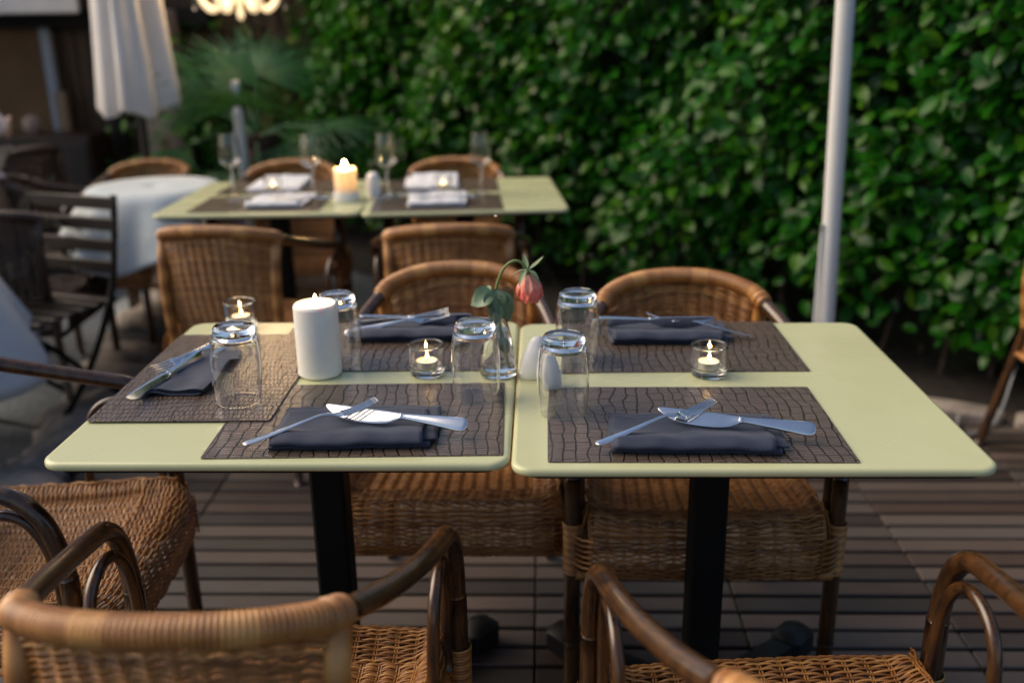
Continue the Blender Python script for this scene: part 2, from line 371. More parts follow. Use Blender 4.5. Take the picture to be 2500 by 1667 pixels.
# ================================================================== SETTING
GZ = -0.06
b = B(); g = np.linspace(-1, 1, 61); g = np.sign(g) * np.abs(g) ** 2.2 * 60; X, Y = np.meshgrid(g, g)
b.grid(np.stack([X.T, Y.T + 3, GZ + .012 * np.sin(X.T * 3.1) * np.cos(Y.T * 2.7) * (np.abs(X.T) < 9)], -1)); struct('gravel_ground', b.mesh('gravel_ground', MT['gravel']))
def deck_left(y): return -1.50 - max(0, y - 2.6) * .155
b = B()
for i in range(-4, 62):
    y0 = i * .07 - .001; yc = y0 + .035
    for j in range(-5, 5):
        x0, x1 = -.02 + j * .49 + .0025, -.02 + (j + 1) * .49 - .0025
        x0 = max(x0, deck_left(yc) + random.uniform(-.02, .02))
        x1 = min(x1, 5.05 - 1.08 * yc + .03)
        if x1 - x0 < .03: continue
        b.box(((x0 + x1) / 2, yc, -.011 + random.uniform(-.001, .001)), (x1 - x0, .0555, .022), bev=.002, rnd=random.random())
for j in range(-3, 5):
    for q in (.06, .245, .43):
        xx = -.02 + j * .49 + q
        b.box((xx, 1.55, -.036), (.05, 3.5, .026))
bu = B(); bu.add([(-2.2, -.35, -.050), (5.4, -.35, -.050), (.9, 3.95, -.050), (.2, 4.45, -.050), (-1.85, 4.45, -.050), (-1.55, 2.6, -.050)], [(0, 1, 2, 3, 4, 5)])  # dark sheet added below the planks so the gaps look shaded
struct('gap_shade_sheet', bu.mesh('gap_shade_sheet', MT['soil_and_shade'])); struct('wooden_deck', b.mesh('wooden_deck', MT['deck'], False))
b = B()   # dark earth under the hedge
Q = np.array([[(x + d * .73, (5.30 - x) / 1.077 + d * .68, GZ + .02 + .015 * math.sin(x * 9 + d * 7)) for d in np.linspace(-.30, 1.2, 8)] for x in np.linspace(-3.2, 4.2, 50)])
b.grid(Q); struct('hedge_soil', b.mesh('hedge_soil', MT['soil_and_shade']))

# hedge --------------------------------------------------------------------------------------------
HA = np.array([4.6, .75]); HB = np.array([-1.55, 6.18]); HD = HB - HA; HL = np.linalg.norm(HD); HD /= HL; HN = np.array([-HD[1], HD[0]])
if HN[1] > 0: HN = -HN
def leaf_cloud(pos, nor, axis, size, wid, fold=.25, curl=.25):
    """one small folded, curved blade per position"""
    n = len(pos); t = np.array([0, .22, .48, .76, 1.]); wd = np.array([.05, .82, 1., .80, .04])
    ax = axis - nor * (axis * nor).sum(1, keepdims=True); ax /= np.linalg.norm(ax, axis=1, keepdims=True) + 1e-9
    sd_ = np.cross(nor, ax); V = np.zeros((n, 15, 3))
    for i in range(5):
        c = pos + ax * (t[i] * size)[:, None] - nor * (curl * size * t[i] ** 2)[:, None]
        e = (wd[i] * wid / 2)[:, None]
        V[:, i * 3] = c - sd_ * e + nor * e * fold; V[:, i * 3 + 1] = c; V[:, i * 3 + 2] = c + sd_ * e + nor * e * fold
    f = []
    for i in range(4):
        for s in (0, 1): f.append((i * 3 + s, i * 3 + s + 1, i * 3 + 4 + s, i * 3 + 3 + s))
    f = np.array(f); F = (f[None] + (np.arange(n) * 15)[:, None, None]).reshape(-1, 4)
    return V.reshape(-1, 3), F
def cloud_mesh(name, V, F, rnd, mat):
    me = bpy.data.meshes.new(name); me.vertices.add(len(V)); me.vertices.foreach_set('co', V.astype(np.float32).ravel())
    me.loops.add(F.size); me.loops.foreach_set('vertex_index', F.astype(np.int32).ravel())
    me.polygons.add(len(F)); me.polygons.foreach_set('loop_start', np.arange(0, F.size, 4, dtype=np.int32)); me.polygons.foreach_set('loop_total', np.full(len(F), 4, np.int32))
    me.update(calc_edges=True); me.validate()
    at = me.attributes.new('rnd', 'FLOAT', 'POINT'); at.data.foreach_set('value', rnd.astype(np.float32)); me.materials.append(mat); me.shade_smooth(); return me
HH = 1.72
def lump(s, z): return .07 * np.sin(s * 3.1 + 1) * np.sin(z * 3.7 + s) + .05 * np.sin(s * 7.3 + z * 5) + .03 * np.sin(s * 13 - z * 11)
n = 26000
s_ = rng.random(n) * HL; z_ = .16 + rng.random(n) ** .9 * (HH - .16); d_ = rng.exponential(.11, n); d_ = np.minimum(d_, .36)
thin = (z_ < .42) & (rng.random(n) < .55); clump = np.sin(s_ * 9.1 + 2 * np.sin(z_ * 5.3)) * np.sin(z_ * 10.7 + 1.7 * np.sin(s_ * 4.1)) + .6 * np.sin(s_ * 21 + z_ * 17) * np.sin(z_ * 19 - s_ * 6)
keep = ~thin & (rng.random(n) < np.clip(.82 + .45 * clump, .25, 1)); s_, z_, d_ = s_[keep], z_[keep], d_[keep]; n = len(s_)
d_ = d_ + lump(s_, z_) + np.clip(.45 - z_, 0, 1) * .45
pos = np.zeros((n, 3)); pos[:, :2] = HA + HD * s_[:, None] - HN * d_[:, None]; pos[:, 2] = z_
nor = np.zeros((n, 3)); nor[:, :2] = HN * .62; nor[:, 2] = .72; nor += rng.normal(0, .38, (n, 3)); nor /= np.linalg.norm(nor, axis=1, keepdims=True)
axs = np.zeros((n, 3)); axs[:, :2] = HN * .5 + HD * rng.normal(.25, .75, (n, 1)); axs[:, 2] = rng.normal(-.08, .5, n)
sz = rng.uniform(.054, .095, n); V, F = leaf_cloud(pos, nor, axs, sz, sz * rng.uniform(.50, .62, n))
n2 = 3500; s2 = rng.random(n2) * HL; dd = rng.random(n2) * .62; p2 = np.zeros((n2, 3)); p2[:, :2] = HA + HD * s2[:, None] - HN * dd[:, None]; p2[:, 2] = HH + rng.normal(0, .05, n2)
nn = rng.normal(0, .35, (n2, 3)); nn[:, 2] += 1; nn /= np.linalg.norm(nn, axis=1, keepdims=True); sz2 = rng.uniform(.06, .1, n2)
V2, F2 = leaf_cloud(p2, nn, rng.normal(0, 1, (n2, 3)), sz2, sz2 * .46)
hedge = thing('laurel_hedge', 'tall clipped laurel hedge with glossy green leaves running behind the tables', 'hedge', (0, 0, 0))
rn = np.clip(rng.random(n) ** 1.3 * .85 + .15 * (rng.random(n) < .12), 0, 1)
put('foliage', cloud_mesh('hedge_foliage', np.vstack([V, V2]), np.vstack([F, F2 + len(V)]), np.repeat(np.concatenate([rn, rng.random(n2)]), 15), MT['leaf']), hedge)
b = B()
for i in range(int(HL / .16)):
    s0 = i * .16 + random.uniform(0, .1); base = HA + HD * s0 - HN * random.uniform(.25, .45)
    pts = [(base[0], base[1], GZ)]
    for q in range(1, 6): pts.append((base[0] + random.gauss(0, .05), base[1] + random.gauss(0, .05), GZ + q * .33))
    b.tube(spline(pts, 4), np.linspace(.016, .006, 21), 6)
    for q in range(5):
        z0 = random.uniform(.15, 1.5); dr = Vector((HN[0], HN[1], 0)) * random.uniform(.15, .34) + Vector((HD[0], HD[1], 0)) * random.gauss(0, .15) + Vector((0, 0, random.uniform(.02, .2)))
        b.tube([(base[0], base[1], z0), (base[0] + dr.x * .6, base[1] + dr.y * .6, z0 + dr.z * .4), (base[0] + dr.x, base[1] + dr.y, z0 + dr.z)], [.006, .004, .002], 4)
put('branches', b.mesh('hedge_branches', noisy('hedge_bark', (.02, .014, .01), (.05, .036, .025), 20, .9)), hedge)
# closed lumpy dark core added behind the leaf layer to block light, shading the gaps
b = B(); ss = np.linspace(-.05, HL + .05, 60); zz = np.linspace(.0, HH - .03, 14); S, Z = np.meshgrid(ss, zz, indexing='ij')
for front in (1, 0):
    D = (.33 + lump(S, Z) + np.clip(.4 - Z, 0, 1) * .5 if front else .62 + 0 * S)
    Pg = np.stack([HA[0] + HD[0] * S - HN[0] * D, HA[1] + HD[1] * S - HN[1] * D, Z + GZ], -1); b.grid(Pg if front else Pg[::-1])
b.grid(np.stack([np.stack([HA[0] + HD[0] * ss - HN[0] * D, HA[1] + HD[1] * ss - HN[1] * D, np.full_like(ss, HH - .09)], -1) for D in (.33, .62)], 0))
put('shade_core', b.mesh('hedge_inner', noisy('shade_core_dark', (.006, .010, .004), (.016, .024, .008), 25, .9, .8, 40, bd=.02)), hedge)

# stones bordering the deck --------------------------------------------------------------------------
def rock(seed):
    r = np.random.default_rng(seed); th = np.linspace(0, PI, 9); ph = np.arange(12) * 2 * PI / 12
    P = np.stack([np.sin(th)[:, None] * np.cos(ph), np.sin(th)[:, None] * np.sin(ph), np.cos(th)[:, None] + 0 * ph], -1)
    k = r.normal(0, 2.2, (5, 3)); a = sum(np.sin(P @ k[i] + i) for i in range(5)) * .07
    P = np.sign(P) * np.abs(P) ** .75 * (1 + a[..., None]); b = B(); b.grid(P * np.array([.115, .085, .06]), cv=True); return b.mesh('border_stone', MT['stone'])
rocks = [rock(i) for i in range(5)]
kline = spline([(-1.22, 1.75, 0), (-1.42, 2.35, 0), (-1.60, 2.65, 0), (-1.66, 3.2, 0), (-1.80, 3.9, 0), (-1.93, 4.6, 0), (-2.05, 5.3, 0)], 8)
kl = np.cumsum(np.r_[0, np.linalg.norm(np.diff(kline, axis=0), axis=1)])
for i in range(26):
    L = .07 + i * .138; q = [np.interp(L, kl, kline[:, c]) for c in range(3)]
    o = top('border_stone', rocks[i % 5], 'rough pale stone in the border between the deck and the gravel', 'stone', (q[0] + random.uniform(-.04, .03), q[1], -.035), random.uniform(0, 6), 'border stones along the deck')
    o.scale = [random.uniform(1.0, 1.5)] * 3
b = B()
for i in range(5):
    x = 1.18 + i * .30; y = 3.42 - i * .155
    b.box((x, y, -.015), (.30, .10, .09), math.atan2(-.155, .30), bev=.012)
top('stone_edging', b.mesh('stone_edging', MT['stone'], SA), 'pale grey stone edging along the foot of the hedge at right', 'edging')

# ================================================================== TABLES
def rr_outline(w_, d_, r, k=8):
    out = []
    for cx, cy_, a0 in ((1, 1, 0), (-1, 1, PI / 2), (-1, -1, PI), (1, -1, 1.5 * PI)):
        for i in range(k + 1):
            a = a0 + i / k * PI / 2; out.append((cx * (w_ / 2 - r) + r * math.cos(a), cy_ * (d_ / 2 - r) + r * math.sin(a)))
    return np.array(out)
def slab(bd, w_, d_, r, prof):
    """prof: list of (inset, z) from bottom to top; closed top and bottom"""
    rings = [np.c_[rr_outline(w_ - 2 * i, d_ - 2 * i, max(r - i, .002)), np.full(36, z)] for i, z in prof]
    base = bd.n; bd.grid(np.array(rings)[:, ::-1][:, ::-1], cv=True); m = len(rings)
    # grid() winds rings the other way round for outlines that run counter-clockwise
    bd.F.append(tuple(base + j for j in range(35, -1, -1))); bd.F.append(tuple(base + (m - 1) * 36 + j for j in range(36))); return bd
def fixn(me):
    import bmesh as bm_
    m = bm_.new(); m.from_mesh(me); bm_.ops.recalc_face_normals(m, faces=m.faces); m.to_mesh(me); m.free(); return me
b = B(); slab(b, .70, .70, .032, [(.004, .7365), (.001, .738), (0, .741), (0, .7445), (.0012, .7475), (.004, .7494), (.0075, .75)])
me_top = fixn(b.mesh('tabletop', MT['green'], math.radians(60)))
b = B(); slab(b, .672, .672, .03, [(0, .7290), (0, .7362)])
for a in (0, PI / 2): b.box((0, 0, .7205), (.5, .04, .016), a + PI / 4)
me_under = fixn(b.mesh('underframe', MT['black'], SA))
b = B(); b.box((0, 0, .385), (.064, .064, .64), bev=.006); me_post = b.mesh('post', MT['black'], SA)
def foot_mesh(a):
    b = B(); c, s = math.cos(a), math.sin(a)
    for i in range(6):
        t0, t1 = .02 + i * .05, .02 + (i + 1) * .05; h0, h1 = .075 - i * .006, .075 - (i + 1) * .006
        b.beam((c * t0, s * t0, h0 * .5 + .012), (c * t1, s * t1, h1 * .5 + .012), .05, h0)
    b.box((c * .355, s * .355, .036), (.085, .072, .07), a, bev=.014); return b.mesh('foot', MT['blackplastic'], SA)
def glide_mesh(a):
    b = B(); b.lathe([(0, 0), (.012, 0), (.013, .004), (.013, .014), (0, .014)], 12, (math.cos(a) * .392, math.sin(a) * .392, .008)); return b.mesh('glide', MT['white'])
fa = [PI / 4 + i * PI / 2 for i in range(4)]; me_feet = [foot_mesh(a) for a in fa]; me_gl = [glide_mesh(a) for a in fa]
def cafe_table(label, loc, rz=0, group='pale green cafe tables'):
    t = thing('cafe_table', label, 'table', loc, rz, group)
    put('tabletop', me_top, t); put('underframe', me_under, t); put('post', me_post, t)
    for i in range(4):
        f = put('foot', me_feet[i], t); put('glide', me_gl[i], f)
    return t
TL = (-.399, 1.634); TR = (.3035, 1.615)
cafe_table('pale green square cafe table with three dark placemats and the tall white candle', (*TL, 0))
cafe_table('pale green square cafe table at right with a bare green end and two placemats', (*TR, 0))
cafe_table('pale green cafe table further back beside the round white table', (-.975, 3.55, 0), math.radians(1.5))
cafe_table('pale green cafe table further back against the hedge, bare at its right end', (-.285, 3.57, 0), math.radians(5))
ZT = .7503
# placemats
def mat_mesh(w_=.45, d_=.30):
    b = B(); slab(b, w_, d_, .004, [(0, 0), (0, .0014), (.0006, .002)]); return fixn(b.mesh('placemat', MT['croc'], SA))
me_mat = mat_mesh()
G = 'crocodile patterned placemats'
def placemat(label, x, y, rz, z=ZT, grp=G): return top('placemat', me_mat, label, 'placemat', (x, y, z), rz, grp)
placemat('dark crocodile placemat under the near left knife and fork', -.288, 1.455, math.radians(1.5))
placemat('dark crocodile placemat set sideways at the left end of the left table', -.592, 1.660, PI / 2 + math.radians(.5), ZT + .0025)
placemat('dark crocodile placemat at the far side of the left table behind the white candle', -.300, 1.823, math.radians(.3))
placemat('dark crocodile placemat under the near right knife and fork', .2325, 1.436, math.radians(-.3))
placemat('dark crocodile placemat at the far side of the right table behind the tealight', .258, 1.813, math.radians(.5))

# ================================================================== WICKER ARMCHAIR
def lerp(a, b, t): return a + (b - a) * t
prof = spline([(-.205, 0, .418), (-.10, 0, .416), (.05, 0, .418), (.15, 0, .428), (.205, 0, .440), (.232, 0, .430), (.243, 0, .405), (.243, 0, .365), (.236, 0, .325)], 8)
pl = np.cumsum(np.r_[0, np.linalg.norm(np.diff(prof, axis=0), axis=1)]); pl /= pl[-1]
VF = .765   # share of the profile that is seat top, the rest is apron
def seat_P(u, v):
    x = (u - .5) * 2; y = np.interp(v, pl, prof[:, 0]); z = np.interp(v, pl, prof[:, 2])
    hw = np.interp(v, [0, .6, 1], [.205, .226, .222]); e = np.clip((np.abs(x) - .78) / .22, 0, 1)
    z = z + .034 * e ** 1.5 * np.clip((.82 - v) / .2, 0, 1) - .006 * (1 - x * x) * np.clip((VF - v) / .3, 0, 1)
    y = y - .012 * np.abs(x) ** 4 * np.clip((v - .6) / .2, 0, 1)
    return np.stack([x * hw, y, z], -1)
def side_P(sgn):
    def f(u, v):
        y = lerp(.205, -.205, u); x = lerp(.228, .212, u); z0 = lerp(.462, .448, u)
        return np.stack([sgn * (x + .012 * np.sin(PI * v)) * np.ones_like(v), y * np.ones_like(v), z0 - (z0 - .325) * v], -1)
    return f
def back_P(u, v):
    x = (u - .5) * 2; q = np.abs(x) ** 2
    tx, ty, tz = .166 * x, -.298 + .068 * q, .785 - .036 * q
    bx, by, bz = .150 * x, -.215 + .012 * q, .425 + 0 * q
    bul = -.020 * np.sin(PI * v)
    return np.stack([lerp(tx, bx, v), lerp(ty, by, v ** .85) + bul, lerp(tz, bz, v)], -1)
def sub(P, v0, v1): return lambda u, v: P(u, v0 + (v1 - v0) * v)
def chair_meshes(canem, tubem, railm):
    D = {}
    b = B(); weave(b, sub(seat_P, 0, VF - .13), 70, 97, 16, .0042, .0027, 4, 1, .72)
    weave(b, sub(seat_P, VF - .13, 1), 40, 129, 14, .0050, .0021, 6, 1, .42)
    for s in (1, -1): weave(b, side_P(s), 32, 81, 14, .0034, .0021, 5, 1, .1)
    weave(b, lambda u, v: np.stack([(u - .5) * .40, -.212 - .018 * v + 0 * u, lerp(.425, .335, v) + 0 * u], -1), 26, 65, 12, .0032, .0021, 4, 1, .1)
    D['seat'] = b.mesh('seat', canem)
    b = B(); weave(b, back_P, 76, 97, 12, .0036, .0024, 4, 1, .62); D['backrest'] = b.mesh('backrest', canem)
    # wrapped top rail
    rp = [(-.182, -.196, .752), (-.155, -.246, .773), (-.088, -.287, .789), (0, -.300, .794), (.088, -.287, .789), (.155, -.246, .773), (.182, -.196, .752)]
    path = spline(rp, 82); L = np.cumsum(np.r_[0, np.linalg.norm(np.diff(path, axis=0), axis=1)])
    rad = .0174 + .0019 * np.abs(np.sin(PI * L / .0062)); e = np.minimum(L, L[-1] - L); rad += .0022 * (e < .040) * np.abs(np.sin(PI * L / .0095)); rad *= np.clip((e + .006) / .012, .75, 1)
    rnd = np.repeat(np.clip(.38 + .5 * (np.sin(L * 43) > .72) + .35 * (rng.random(len(L)) - .5), 0, 1), 12)
    b = B(); b.tube(path, rad, 12, rnd=rnd); D['top_rail'] = b.mesh('top_rail', canem)
    D['leg'] = []; D['armrest'] = []; D['arm_brace'] = []; D['binding'] = []; D['back_post'] = []
    for s in (1, -1):
        lp = spline([(s * .257, .196, 0), (s * .256, .195, .3), (s * .255, .193, .52)], 6)
        b = B(); b.tube(lp, .0162, 12); b.tube([(s * .2565, .1955, .155), (s * .2565, .1955, .158)], .0170, 12); D['leg'].append(b.mesh('front_leg', tubem))
        ap = spline([(s * .255, .193, .52), (s * .255, .186, .57), (s * .254, .166, .625), (s * .251, .128, .660), (s * .246, .075, .674), (s * .235, 0, .692), (s * .219, -.075, .713), (s * .202, -.140, .733), (s * .182, -.196, .752)], 6)
        b = B(); b.tube(ap, .0152, 12); D['armrest'].append(b.mesh('armrest', tubem))
        bp = spline([(s * .240, .172, .40), (s * .241, .166, .54), (s * .242, .142, .606), (s * .243, .105, .628), (s * .243, .062, .618), (s * .242, .035, .58), (s * .240, .022, .50), (s * .236, .015, .43)], 6)
        b = B(); b.tube(bp, .0092, 10); D['arm_brace'].append(b.mesh('arm_brace', tubem))
        zz = np.linspace(.318, .428, 130); rad = .0182 + .0016 * np.abs(np.sin(PI * (zz - .318) / .0055)); rad[zz > .415] += .001
        b = B(); b.tube(np.c_[np.full(130, s * .256), np.full(130, .195), zz], rad, 14, rnd=np.repeat(np.clip(.55 + .35 * np.sin(zz * 400), 0, 1), 14))
        for q in range(7):   # bands fanning from the leg to the apron
            z0 = .335 + q * .012; b.tube([(s * .256, .2115, z0), (s * .238, .232, z0 + .001), (s * .218, .2395, z0 + .002)], .0030, 5, rnd=random.random())
        D['binding'].append(b.mesh('binding', canem))
        rl = spline([(s * .212, -.302, 0), (s * .200, -.265, .18), (s * .176, -.228, .40), (s * .172, -.226, .46)], 6)
        b = B(); b.tube(rl, .0148, 12); D['leg'].append(b.mesh('rear_leg', tubem))
        up = spline([(s * .172, -.226, .42), (s * .174, -.242, .55), (s * .176, -.238, .68), (s * .178, -.214, .750)], 40)
        Lu = np.cumsum(np.r_[0, np.linalg.norm(np.diff(up, axis=0), axis=1)])
        b = B(); b.tube(up, .0150 + .0010 * np.abs(np.sin(PI * Lu / .0048)), 10, rnd=np.repeat(np.clip(.6 + .4 * np.sin(Lu * 90), 0, 1), 10)); D['back_post'].append(b.mesh('back_post', canem))
    b = B()   # wrapped seat rails: front, sides, rear
    for p0, p1 in (((-.25, .213, .322), (.25, .213, .322)), ((.236, .20, .322), (.20, -.235, .322)), ((-.236, .20, .322), (-.20, -.235, .322)), ((-.19, -.238, .330), (.19, -.238, .330))):
        nn = 260; pp = np.linspace(p0, p1, nn); L = np.linspace(0, np.linalg.norm(np.array(p1) - p0), nn)
        b.tube(pp, .0095 + .0012 * np.abs(np.sin(PI * L / .0075)), 10, rnd=np.repeat(np.clip(.5 + .3 * np.sin(L * 130), 0, 1), 10))
    D['seat_rail'] = b.mesh('seat_rail', canem); return D
D_cane = chair_meshes(MT['cane'], MT['bamboo'], MT['cane'])
def armchair(D, label, loc, deg, group='woven cane armchairs'):
    t = thing('cane_armchair', label, 'chair', loc, math.radians(deg), group)
    for k, v in D.items():
        for m in (v if isinstance(v, list) else [v]): put(k, m, t)
    return t
armchair(D_cane, 'cane armchair nearest the camera at lower left, seen from behind', (-.394, 1.112, 0), -1.2)
nr = armchair(D_cane, 'cane armchair at lower right with only its arms and woven seat showing', (.338, 1.012, 0), 4.2); nr.scale = (1, 1.08, 1)
armchair(D_cane, 'cane armchair at the left end of the left table, turned sideways', (-.965, 1.590, 0), -88)
armchair(D_cane, 'cane armchair facing the camera behind the left table, behind the rose', (-.197, 1.975, 0), 180)
armchair(D_cane, 'cane armchair facing the camera behind the right table, beside the hedge', (.314, 1.890, 0), 180)
armchair(D_cane, 'cane armchair turned away at the left middle table, whole backrest showing', (-.935, 3.02, 0), -6)
armchair(D_cane, 'cane armchair turned away between the two table rows, in front of the white shaker table', (-.290, 3.02, 0), 4)
armchair(D_cane, 'cane armchair on the far side of the middle tables, behind the glowing pillar candle', (-1.03, 3.80, 0), 180)
armchair(D_cane, 'cane armchair on the far side of the middle tables, close to the hedge', (-.345, 3.82, 0), 183)
armchair(D_cane, 'cane armchair behind the round white clothed table', (-1.83, 4.30, GZ), 180)
armchair(D_cane, 'cane armchair cut off by the right edge of the picture beside the hedge', (1.75, 2.79, 0), -88)
D_dark = {k: ([m.copy() for m in v] if isinstance(v, list) else v.copy()) for k, v in D_cane.items()}
for k, v in D_dark.items():
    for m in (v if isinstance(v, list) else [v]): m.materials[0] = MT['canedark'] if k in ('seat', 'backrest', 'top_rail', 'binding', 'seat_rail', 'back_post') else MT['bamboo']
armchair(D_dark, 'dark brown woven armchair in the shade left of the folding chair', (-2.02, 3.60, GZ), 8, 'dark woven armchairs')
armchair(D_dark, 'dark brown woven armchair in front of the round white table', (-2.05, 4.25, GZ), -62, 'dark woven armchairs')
armchair(D_dark, 'woven armchair by the glazed door at far left, shade painted into its cane', (-2.95, 5.3, GZ), 60, 'dark woven armchairs')  # cane chair standing in dim light; the dimness is painted with dark cane

# ================================================================== TABLEWARE
def tumbler_mesh():
    H = .133; o = [(.0372, 0), (.0392, .015), (.0412, .040), (.0416, .065), (.0402, .09), (.0372, .112), (.0352, .118), (.0338, .128), (.0318, .132), (.0290, .1330), (0, .1318)]
    i = [(0, .1175), (.024, .1165), (.0322, .112), (.0348, .108), (.0384, .088), (.0399, .065), (.0395, .040), (.0376, .015), (.0358, .0006)]
    b = B(); b.lathe([(.0372, 0)] + o[1:-1] + [(.0005, .1318), (.0005, .1175)] + i[1:] + [(.0365, -.0003), (.0372, 0)], 48); return fixn(b.mesh('tumbler', MT['glass']))
me_tum = tumbler_mesh(); GT = 'upturned glass tumblers'
zm = ZT + .0022
for lab, x, y, z, tl in (('upturned glass tumbler at left, standing slightly tilted on its placemat', -.516, 1.520, zm + .0035, (.0, .035)),
                  ('upturned glass tumbler half hidden behind the tall white candle', -.381, 1.722, zm, None), ('upturned glass tumbler in front of the rose vase', -.113, 1.545, zm, None),
                  ('upturned glass tumbler in front of the white salt and pepper shakers', .034, 1.474, zm, None), ('upturned glass tumbler at the back left corner of the right table', .065, 1.728, zm, None)):
    o = top('tumbler', me_tum, lab, 'glass', (x, y, z), random.random() * 3, GT)
    if tl: o.rotation_euler = (tl[0], tl[1], 0)
def flame_mesh(h=.015):
    b = B(); b.lathe([(.0003, 0), (.0022, .10 * h), (.0033, .28 * h), (.0032, .42 * h), (.0021, .66 * h), (.0009, .86 * h), (.0002, h)], 12); return fixn(b.mesh('flame', MT['flame']))
me_fl = flame_mesh(); me_flb = flame_mesh(.024)
def wick(h): b = B(); b.tube([(0, 0, 0), (.0004, .0002, h * .5), (.0012, 0, h)], .0009, 6); return b.mesh('wick', MT['wick'])
me_w = wick(.008)
def holder_mesh():
    b = B(); b.lathe([(.0005, .0), (.027, .0), (.0305, .003), (.0328, .014), (.0338, .035), (.0340, .055), (.0328, .0580), (.0308, .0575), (.0296, .055), (.0296, .035), (.0288, .018), (.0255, .0125), (.0005, .0118)], 44); return fixn(b.mesh('candle_glass', MT['glass']))
me_hold = holder_mesh()
def tealight_parts():
    b = B(); b.lathe([(.0005, 0), (.0185, 0), (.0192, .001), (.0192, .0150), (.0188, .0152), (.0186, .0150), (.0186, .002), (.0005, .0018)], 32); cup = fixn(b.mesh('cup', MT['cup']))
    b = B(); b.lathe([(.0005, .0022), (.0182, .0022), (.0184, .0128), (.0165, .0120), (.006, .0115), (.0005, .0115)], 32); wx = fixn(b.mesh('wax', MT['teawax'])); return cup, wx
me_cup, me_twx = tealight_parts()
def tealight(where, x, y, z=ZT, sx=0):
    h = top('candle_glass', me_hold, 'small clear glass candle holder ' + where, 'candle holder', (x, y, z), 0, 'glass tealight holders')
    t = thing('tealight', 'lit tealight inside the glass holder ' + where, 'candle', (x + sx, y - .002, z + .0132), 0, 'lit tealights')
    put('cup', me_cup, t); put('wax', me_twx, t); put('wick', me_w, t, (0, 0, .011)); put('flame', me_fl, t, (.001, 0, .0165))
tealight('at the back left corner of the left table', -.635, 1.945)
tealight('between the white candle and the rose', -.210, 1.660)
tealight('alone in the middle of the right table', .298, 1.650, ZT, -.001)
def pillar(label, x, y, z, r=.0395, h=.135):
    t = thing('pillar_candle', label, 'candle', (x, y, z), 0, 'white pillar candles')
    b = B(); b.lathe([(.0005, 0), (r - .004, 0), (r, .004), (r, h - .005), (r - .002, h - .001), (r - .005, h), (r * .75, h - .0035), (r * .3, h - .006), (.0005, h - .0065)], 48); put('wax', fixn(b.mesh('pillar_wax', MT['wax'])), t)
    put('wick', wick(.012), t, (0, 0, h - .007)); put('flame', me_flb if z > .76 else me_fl, t, (.001, 0, h + .0015)); return t
pillar('tall thick ivory pillar candle with a small flame on the left table', -.407, 1.662, ZT)
# salt and pepper
def shaker_mesh(lean):
    b = B(); zz = np.array([0, .002, .012, .028, .045, .0555, .0565, .068, .0745, .0775, .0785]); rr = np.array([.0185, .0205, .0222, .0218, .0185, .0155, .0150, .0128, .0095, .0055, .0005])
    a = np.arange(28) * 2 * PI / 28; P = [np.c_[lean * z * z / .0785 + r * np.cos(a), .80 * r * np.sin(a), np.full(28, z)] for z, r in zip(zz, rr)]
    b.grid(np.array(P), cv=True); b.F.append(tuple(range(27, -1, -1))); return fixn(b.mesh('shaker', MT['ceramic']))
top('salt_shaker', shaker_mesh(.16), 'white ceramic shaker leaning right on the table seam side', 'shaker', (-.020, 1.640, ZT), 0, 'white salt and pepper shakers')
top('pepper_shaker', shaker_mesh(-.10), 'smaller looking white ceramic shaker seen through the upturned tumbler', 'shaker', (.012, 1.590, ZT), .3, 'white salt and pepper shakers')
# vase, water, rose
vp = [(.0005, 0), (.028, 0), (.0325, .003), (.0335, .012), (.0315, .035), (.0265, .065), (.0190, .095), (.0135, .120), (.0120, .135), (.0132, .147), (.0150, .1515)]
vi = [(.0138, .1510), (.0120, .146), (.0108, .135), (.0121, .120), (.0175, .095), (.0250, .065), (.0298, .035), (.0310, .014), (.027, .0085), (.0005, .0080)]
vase = thing('bud_vase', 'clear glass bottle vase half filled with water, holding the rose', 'vase', (-.080, 1.655, ZT), 0, None)
b = B(); b.lathe(vp + vi, 44); put('body', fixn(b.mesh('vase_body', MT['glass'])), vase)
b = B(); b.lathe([(.0005, .0083), (.027, .0088), (.0309, .0143), (.0297, .035), (.0249, .065), (.0196, .0865), (.0005, .0862)], 44); put('water', fixn(b.mesh('vase_water', MT['water'])), vase)
rose = thing('rose', 'drooping coral rose with grey green leaves in the glass vase', 'flower', (-.080, 1.655, ZT + .15))
b = B(); st = spline([(.012, .006, -.135), (.004, .002, -.06), (-.002, 0, 0), (.006, -.004, .035), (.018, -.006, .055), (.033, -.007, .0635), (.046, -.007, .058), (.052, -.007, .048)], 8)
b.tube(st, np.linspace(.0028, .0024, len(st)), 8); put('stem', b.mesh('rose_stem', MT['stem']), rose)
b = B()   # bloom hangs from the stem tip
random.seed(3)
